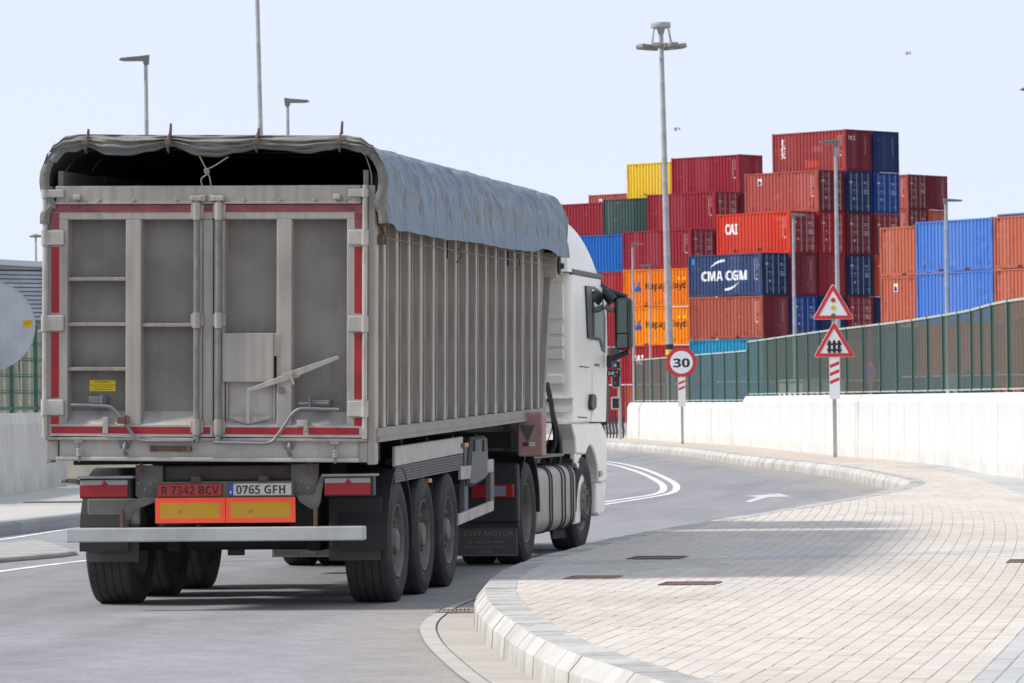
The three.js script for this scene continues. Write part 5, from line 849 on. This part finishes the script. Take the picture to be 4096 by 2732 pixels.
// ---- side boards, guard and boxes on the flank
{
  const S = (px, py, x = 1.262) => TC.S(px, py, x), quad = (n, pts, x, th, m, bev = .006) => part(n, side(pts.map(([a, b]) => S(a, b, x)), x - th / 2, th, bev), m, trailer);
  quad('side_board', [[1583, 1786], [1852, 1746], [1853, 1813], [1582, 1866]], 1.25, .03, M([.50, .475, .44], .6, { metalness: .1, map: T.streak, m: 1 }));
  for (let i = 0; i < 6; i++) { const a = (k, x0) => lerp(...k, (x0)), L0 = [1868, 1933], R0 = [1816, 1878], t0 = i / 6, t1 = (i + .9) / 6; quad('side_board_slat', [[1582, lerp(...L0, t0)], [1852, lerp(...R0, t0)], [1851, lerp(...R0, t1)], [1581, lerp(...L0, t1)]], 1.245, .024, M([.115, .115, .12], .6, { map: T.grime, m: .7 }), .003); }
  quad('tool_locker', [[1893, 1748], [1950, 1742], [1958, 1900], [1940, 1925], [1898, 1948], [1878, 1940]], 1.262, .42, M([.045, .049, .054], .5, { map: T.grime, m: .9 }), .03);
  for (const px of [1907, 1943]) quad('locker_latch', [[px - 6, 1760], [px + 6, 1758], [px + 5, 1802], [px - 7, 1806]], 1.276, .02, mat.black, .004);
  for (const [a, y0, y1] of [[1866, 1780, 2060], [1970, 1838, 2010]]) quad('guard_post', [[a - 7, y0], [a + 7, y0], [a + 7, y1], [a - 7, y1]], 1.22, .05, M([.13, .13, .13], .7), .006);
  quad('guard_bar', [[1836, 2058], [1976, 2003], [1976, 2043], [1836, 2102]], 1.262, .04, mat.aluPale, .006);
  for (const [a, b, y0, y1] of [[1845, 1887, 1862, 1915], [1948, 1974, 1836, 1888]]) quad('guard_plate', [[a, y0 + 4], [b, y0], [b, y1], [a, y1 + 4]], 1.262, .03, mat.aluPale, .005);
  quad('side_marker_light', [[1860, 1772], [1875, 1770], [1875, 1788], [1860, 1790]], 1.285, .03, M([.42, .12, .04], .4), .004); quad('side_marker_light', [[1718, 1915], [1728, 1914], [1728, 1930], [1718, 1931]], 1.262, .03, M([.45, .2, .05], .4), .004); quad('side_marker_light', [[2176, 1698], [2188, 1696], [2188, 1708], [2176, 1710]], 1.33, .03, M([.42, .12, .06], .4), .003);
  part('landing_leg', [rb(.62, .76, .45, 1.2, -6.9, -6.75, .01), rb(-.76, -.62, .45, 1.2, -6.9, -6.75, .01), rb(.56, .82, .38, .46, -7.0, -6.65, .01), rb(-.82, -.56, .38, .46, -7.0, -6.65, .01)], mat.under, trailer);
  part('kingpin_plate', bx(-.6, .6, 1.20, 1.3, -9.6, -7.6), mat.under, trailer);
  const e = TC.Z(2068, 1715, -8.35), e2 = TC.Z(2172, 1826, -8.35), ext1 = sub('extinguisher_box', trailer);
  part('box', rb(e.x, e2.x, e2.y, e.y + .16, -8.62, -8.35, .025, 2), M([.46, .27, .245], .7, { map: T.grime, m: .7 }), ext1); part('window', ext([[-.07, .07], [.07, .07], [0, -.09]], .012).translate((e.x + e2.x) / 2 - .02, e.y - .04, -8.345), M([.09, .085, .075], .5), ext1);
  const lb = canvasTex(256, 80, (c, w, h) => { c.fillStyle = '#6e2020'; c.fillRect(0, 0, w, h); c.fillStyle = '#e6d9d4'; c.fillRect(w * .5, 0, w * .5, h); c.fillStyle = '#b21f27'; c.font = 'bold 56px sans-serif'; c.fillText('TOR', w * .53, 60); }); part('label_plate', new THREE.PlaneGeometry(.12, .036).translate(TC.Z(2116, 1777, -8.35).x, TC.Z(2116, 1777, -8.35).y, -8.346), M([1, 1, 1], .6, { map: lb }), ext1, { uv: true });
}
// ================================================================ tractor unit
const tractor = thing('tractor_unit', 'white high roof lorry tractor with black mirror, coupled ahead of the trailer', 'truck', V(-1.06, 0, -40.81), -9.8 * Math.PI / 180);
tractor.updateMatrixWorld(true);
const RC = locals(tractor.matrixWorld);
mat.cab = M([.86, .835, .785], .38, { clearcoat: .35, clearcoatRoughness: .25, map: T.faint, m: 2.4 });
mat.plastic = M([.030, .031, .034], .5, { map: T.grime, m: .7 });
const q = (n, g, m = mat.cab, par = tractor, o) => part(n, g, m, par, o);
const quadT = (n, pts, x, th, m, bev = .006, par = tractor) => q(n, side(pts.map(([a, b]) => RC.S(a, b, x)), x - th / 2, th, bev), m, par);
{
  const plan = (hw, s0, s1, r0, r1) => { const s = new THREE.Shape(); s.moveTo(-hw + r0, s0); s.lineTo(hw - r0, s0); s.quadraticCurveTo(hw, s0, hw, s0 + r0); s.lineTo(hw, s1 - r1); s.quadraticCurveTo(hw, s1, hw - r1, s1); s.lineTo(-hw + r1, s1); s.quadraticCurveTo(-hw, s1, -hw, s1 - r1); s.lineTo(-hw, s0 + r0); s.quadraticCurveTo(-hw, s0, -hw + r0, s0); return s; };
  const up = (s, y0, y1, bev = .02) => ext(s, y1 - y0, bev, 2).rotateX(-Math.PI / 2).translate(0, (y0 + y1) / 2, 0);
  const R0 = RC.S(2294, 1400, 1.22)[0], R1 = RC.S(2425, 1400, 1.22)[0];
  const yb = RC.S(2340, 1690, 1.22)[1], yt = 2.96;
  q('cab_shell', up(plan(1.205, R0, R1, .12, .3), yb, yt));
  // embossed rear wall
  const rz = -(R0 - .004), RX = (px, py) => RC.Z(px, py, rz);
  const emb = (px0, px1, py0, py1) => { const a = RX(px0, py0), b = RX(px1, py1); q('rear_embossing', rb(a.x, b.x, b.y, a.y, rz - .01, rz + .022, .02, 3)); };
  emb(2150, 2256, 1132, 1276); for (const [y0, y1] of [[1300, 1337], [1350, 1388], [1399, 1437], [1499, 1537]]) emb(2120, 2255, y0, y1);
  { const a = RX(2188, 1596), b = RX(2300, 1650); q('rear_lower_panel', rb(a.x - 1.2, b.x - .02, b.y, a.y, rz - .02, rz + .012, .01)); q('rear_ledge', rb(a.x - 1.2, b.x - .01, a.y - .005, a.y + .022, rz - .01, rz + .03, .006)); }
  // roof
  const roof = (u, v) => { const s = lerp(R0 - .30, R1 - .12, u), hw = lerp(1.212, 1.165, Math.pow(u, 2.4)), top = 3.655 - .12 * u - .58 * Math.pow(u, 3), a = Math.PI * v, n = 2 / 5, c = Math.cos(a), sn = Math.sin(a); return V(hw * Math.sign(c) * Math.pow(Math.abs(c), n), 2.95 + (top - 2.95) * Math.pow(Math.abs(sn), n), -s); };
  q('roof', [grid(40, 64, roof), grid(64, 1, (u, v) => { const p = roof(0, u); return V(p.x, lerp(p.y, 2.95, v), p.z); }), grid(64, 1, (u, v) => { const p = roof(1, u); return V(p.x, lerp(p.y, 2.95, v), p.z); }), bx(-1.12, 1.12, 2.93, 2.955, -R1 + .2, -R0 + .26)], (() => { const m = mat.cab.clone(); m.side = THREE.DoubleSide; return m; })());
  q('roof_gutter', side([[R0 + .03, 2.93], [R1 - .16, 2.93], [R1 - .16, 2.985], [R0 + .03, 2.99]], 1.2, .05, .012), M([.10, .095, .09], .6));
  // door, its seams and window
  const dr = sub('door', tractor), seam = M([.05, .05, .05], .7);
  quadT('door_skin', [[2359, 1146], [2424, 1150], [2430, 1400], [2424, 1688], [2365, 1688], [2372, 1640], [2371, 1360]], 1.217, .024, mat.cab, .008, dr);
  quadT('window_surround', [[2346, 1143], [2383, 1147], [2411, 1173], [2423, 1275], [2422, 1412], [2409, 1402], [2399, 1364], [2369, 1358], [2355, 1353]], 1.226, .018, M([.022, .025, .027], .35), .004, dr);
  quadT('window_glass', [[2368, 1158], [2384, 1160], [2405, 1182], [2413, 1275], [2413, 1385], [2402, 1352], [2374, 1346]], 1.229, .006, M([.035, .04, .042], .04, { specularIntensity: 1, clearcoat: 1, clearcoatRoughness: .02 }), 0, dr);
  quadT('door_handle', [[2370, 1577], [2383, 1576], [2388, 1590], [2387, 1632], [2380, 1641], [2370, 1641], [2366, 1620]], 1.245, .04, mat.plastic, .012, dr);
  for (const [a, b, y] of [[2320, 2357, 1464], [2313, 2350, 1666]]) quadT('seam', [[a, y], [b, y + 3], [b, y + 7], [a, y + 4]], 1.212, .012, seam, 0);
  quadT('badge', [[2379, 1454], [2398, 1456], [2398, 1466], [2379, 1464]], 1.222, .008, M([.12, .12, .12], .5), 0, dr);
  quadT('side_trim', [[2428, 1525], [2436, 1528], [2436, 1680], [2428, 1700], [2424, 1640]], 1.16, .2, M([.03, .03, .03], .6), .01);
  // wing, arch, step and bumper
  quadT('front_wing', [[2288, 1696], [2405, 1692], [2427, 1737], [2427, 1926], [2396, 1930], [2394, 1899], [2391, 1862], [2383, 1827], [2371, 1790], [2360, 1779], [2350, 1796], [2343, 1818], [2306, 1815], [2303, 1757], [2291, 1711]], 1.215, .16, mat.cab, .015);
  quadT('step_panel', [[2387, 1932], [2424, 1930], [2419, 2050], [2396, 2064], [2385, 2052]], 1.205, .3, mat.cab, .02); quadT('wing_lamp', [[2399, 1884], [2410, 1882], [2410, 1904], [2400, 1907]], 1.228, .02, M([.45, .22, .12], .4), .005);
  quadT('wing_shield', [[2303, 1852], [2326, 1849], [2338, 1866], [2331, 1980], [2320, 2092], [2304, 2096], [2313, 1980], [2315, 1880]], 1.2, .06, mat.cab, .012); quadT('wing_strut', [[2297, 1812], [2326, 1812], [2324, 1852], [2299, 1852]], 1.19, .05, mat.cab, .008);
  q('arch_liner', (() => { const P = [], c = 3.62; for (let i = 0; i <= 24; i++) { const a = lerp(.0, Math.PI, i / 24); P.push([c + .66 * Math.cos(a), .52 + .66 * Math.sin(a)]); } for (let i = 24; i >= 0; i--) { const a = lerp(0, Math.PI, i / 24); P.push([c + .64 * Math.cos(a), .52 + .64 * Math.sin(a)]); } return [side(P, 1.0, .34), side(P, -1.0, .34)]; })(), mat.plastic);
  q('bumper', up(plan(1.2, R1 - .32, R1 + .05, .02, .2), .38, 1.0), mat.cab);
  quadT('front_flap', [[2215, 2100], [2300, 2085], [2300, 2150], [2210, 2155]], 1.08, .02, mat.rubber, 0);
  // mirror
  const mz = -(R1 - .22), MX = (px, py) => RC.Z(px, py, mz), mi = sub('mirror', tractor), mb = (n, x0, x1, y0, y1, z0, z1, m, r = .03) => { const a = MX(x0, y0), b = MX(x1, y1); q(n, rb(a.x, b.x, b.y, a.y, mz + z0, mz + z1, r, 3), m, mi); };
  mb('housing', 2457, 2527, 1191, 1399, -.16, .02, mat.plastic, .045); const glass = M([.13, .165, .165], .03, { metalness: 1 });
  mb('upper_glass', 2464, 2517, 1199, 1331, .018, .026, glass, .004); mb('lower_glass', 2467, 2519, 1337, 1391, .018, .026, glass, .004);
  const M3 = (px, py, dz = 0) => { const p = MX(px, py); p.z += dz; return p; };
  q('upper_arm', [rod(M3(2396, 1148, -.05), M3(2452, 1205, -.02), .045, .07, 12), rod(M3(2388, 1143, -.06), M3(2420, 1160, -.06), .05, .05, 12)], mat.plastic, mi); q('wide_mirror', rod(M3(2425, 1165, -.1), M3(2503, 1188, -.1), .045, .03, 10), mat.plastic, mi);
  q('lower_arm', [rod(M3(2432, 1440, -.06), M3(2512, 1408, -.06), .035, .03, 10), rb(M3(2424, 1470).x, M3(2448, 1470).x, M3(2430, 1472).y, M3(2430, 1420).y, mz - .14, mz - .02, .02)], mat.plastic, mi);
  q('visor_arm', tube([M3(2418, 1225, -.05), M3(2440, 1238, -.05), M3(2456, 1240, -.05)], .03, 14, 8), M([.3, .29, .28], .5), mi);
}
// ---- wheels, chassis, tank, guards
{
  const R = .5, tw = geo(tyreGeo(R, .30, .292));
  const front = { t: tw, rim: geo(alongX(lathe([[.292, .12], [.298, .13], [.286, .13], [.27, .10], [.25, .12], [.21, .145], [.15, .15], [.15, .1], [.262, .05], [.28, -.1], [.292, -.12]], 48))), hub: geo(alongX(lathe([[.19, .13], [.19, .165], [.135, .17], [.125, .19], [.11, .19], [.10, .15], [0, .145]], 40))), nut: nutG(.163, 10, .155, .016, .035).map(g => geo(g)) };
  const rear = { t: tw, rim: geo(alongX(lathe([[.292, .12], [.298, .13], [.286, .13], [.27, .09], [.262, .0], [.25, -.05], [.20, -.07], [.15, -.07], [.15, -.1], [.28, -.1], [.292, -.12]], 48))), hub: geo(alongX(lathe([[.15, -.08], [.145, .02], [.12, .05], [0, .06]], 32))), nut: nutG(.168, 10, -.07, .016, .04).map(g => geo(g)) };
  for (const k of [1, -1]) { wheel(tractor, k * 1.06, R, -3.62, k < 0, front).rotation.y = (k < 0 ? Math.PI : 0) - .06; wheel(tractor, k * 1.07, R, 0, k < 0, rear); wheel(tractor, k * .73, R, 0, k < 0, rear); }
  q('axle', [rod(V(-1, R, 0), V(1, R, 0), .09, .09, 16), new THREE.SphereGeometry(.2, 20, 14).translate(0, R, 0)], mat.under); q('axle', rod(V(-.95, R, -3.62), V(.95, R, -3.62), .06, .06, 12), mat.under);
  q('chassis_rail', [rb(.36, .46, .72, 1.0, -5.0, 1.0, .01), rb(-.46, -.36, .72, 1.0, -5.0, 1.0, .01), bx(-.36, .36, .74, .98, .9, .98)], mat.under); q('fifth_wheel', [rb(-.5, .5, 1.06, 1.16, -.9, .35, .03), rb(-.45, .45, 1.0, 1.06, -.6, .1, .01)], mat.under);
  q('engine_tunnel', rb(-.55, .55, .55, 1.45, -4.8, -2.4, .05), mat.under); q('rear_stack', [rb(-.9, -.3, .95, 1.9, -2.8, -2.4, .04), rb(.1, .9, .98, 1.5, -2.75, -2.45, .04)], mat.under); q('deck_plate', [rb(.45, 1.15, 1.015, 1.045, -2.7, -.62, .006)], M([.19, .17, .155], .7, { map: T.grime, m: .3 }));
  // fuel tank with straps and rubber edging
  const [s0] = RC.S(2146, 2000, 1.2), [s1] = RC.S(2300, 2000, 1.2), y0 = RC.S(2230, 2125, 1.2)[1], y1 = RC.S(2230, 1862, 1.2)[1];
  const rr4 = (w, h, r) => { const s = new THREE.Shape(); s.moveTo(-w + r, -h); s.lineTo(w - r, -h); s.quadraticCurveTo(w, -h, w, -h + r); s.lineTo(w, h - r); s.quadraticCurveTo(w, h, w - r, h); s.lineTo(-w + r, h); s.quadraticCurveTo(-w, h, -w, h - r); s.lineTo(-w, -h + r); s.quadraticCurveTo(-w, -h, -w + r, -h); return s; };
  const tank = sub('fuel_tank', tractor), cx = .87, cy = (y0 + y1) / 2, hw = .34, hh = (y1 - y0) / 2;
  q('shell', ext(rr4(hw, hh, .16), s1 - s0, .03, 3).translate(cx, cy, -(s0 + s1) / 2), M([.40, .37, .335], .5, { metalness: .25, map: T.streak, m: .7 }), tank);
  for (const f of [.30, .36, .62, .70, .86, .92]) { const wide = [.30, .62, .86].includes(f); const ring = rr4(hw + .012, hh + .012, .17); ring.holes.push(new THREE.Path(rr4(hw - .01, hh - .01, .15).getPoints(10))); q(wide ? 'strap' : 'strap_edge', ext(ring, wide ? .05 : .03, .004).translate(cx, cy, -lerp(s0, s1, f)), wide ? M([.06, .052, .048], .7) : mat.black, tank); }
  q('filler_cap', rod(V(cx, cy + hh - .01, -lerp(s0, s1, .25)), V(cx, cy + hh + .05, -lerp(s0, s1, .25)), .09, .085, 18), mat.plastic, tank);
  for (const f of [.2, .5, .8]) q('tank_bracket', rb(.42, .6, cy - hh - .02, cy - hh + .05, -lerp(s0, s1, f) - .04, -lerp(s0, s1, f) + .04, .008), mat.under);
  q('tank_step', [rb(.8, 1.2, .66, .70, -3.02, -2.86, .006), rb(.8, 1.2, .42, .46, -3.02, -2.86, .006), rb(.8, .84, .42, 1.0, -3.02, -2.86, .006)], M([.34, .32, .30], .6));
  // rear mudguards
  for (const k of [1, -1]) {
    const P = [], a0 = -.05, a1 = Math.PI * .80; for (let i = 0; i <= 20; i++) { const a = lerp(a0, a1, i / 20); P.push([.60 * Math.cos(a), .52 + .60 * Math.sin(a)]); } for (let i = 20; i >= 0; i--) { const a = lerp(a0, a1, i / 20); P.push([.575 * Math.cos(a), .52 + .575 * Math.sin(a)]); }
    q('mudguard', side(P, k * .90, .68, .008), mat.plastic); q('guard_skirt', rb(k * .56, k * 1.24, .42, 1.0, .60, .68, .03, 2), mat.plastic);
    q('rear_apron', rb(k * .50, k * 1.23, .36, .46, .60, .64, .008), mat.plastic);
    const l = sub('tail_light', tractor); q('lens', rb(k * .78, k * 1.2, .66, .80, .68, .72, .02, 2), M([.34, .008, .010], .45), l); q('reverse_lens', rb(k * .98, k * 1.12, .68, .78, .715, .725, .006), M([.25, .25, .30], .35), l);
  }
  const mf = canvasTex(512, 256, (c, w, h) => { c.fillStyle = '#4b4a47'; c.fillRect(0, 0, w, h); c.strokeStyle = '#77746e'; c.lineWidth = 6; c.strokeRect(8, 8, w - 16, h - 16); c.fillStyle = '#6f6c68'; c.textAlign = 'center'; c.font = 'bold 62px sans-serif'; c.fillText('CITY MOTOR', w / 2 + 40, 78); c.fillRect(40, 92, w - 80, 3); c.font = 'bold 36px sans-serif'; c.fillText('TEL. 902 25 05 84', w / 2 + 10, 144); c.font = '38px sans-serif'; c.fillText('www.telmon.com', w / 2 + 10, 188); c.font = 'bold 36px sans-serif'; c.fillText('LLEIDA', w / 2 + 10, 230); });
  for (const k of [1, -1]) { const m = panelBox(.68, .28, .02, M([1, 1, 1], .8, { map: mf }), mat.rubber); m.name = 'mud_flap'; m.position.set(k * .88, .24, .63); tractor.add(m); }
  // hoses between cab and trailer
  const hz = -(RC.S(2296, 1400, 1.22)[0] - .25), HX = (px, py) => RC.Z(px, py, hz);
  q('air_hose', tube([HX(2186, 1530), HX(2200, 1590), HX(2214, 1680), HX(2222, 1760), HX(2205, 1810), HX(2196, 1850)], .028, 40, 8), mat.plastic); q('air_hose', tube([HX(2188, 1600), HX(2205, 1600), HX(2212, 1650), HX(2240, 1780), HX(2232, 1880)], .022, 40, 8), mat.plastic);
  q('tie_cord', tube([HX(2216, 1678), HX(2200, 1740), HX(2172, 1812)], .006, 20, 5), M([.2, .18, .16], .8));
}
renderer.render(scene, camera);
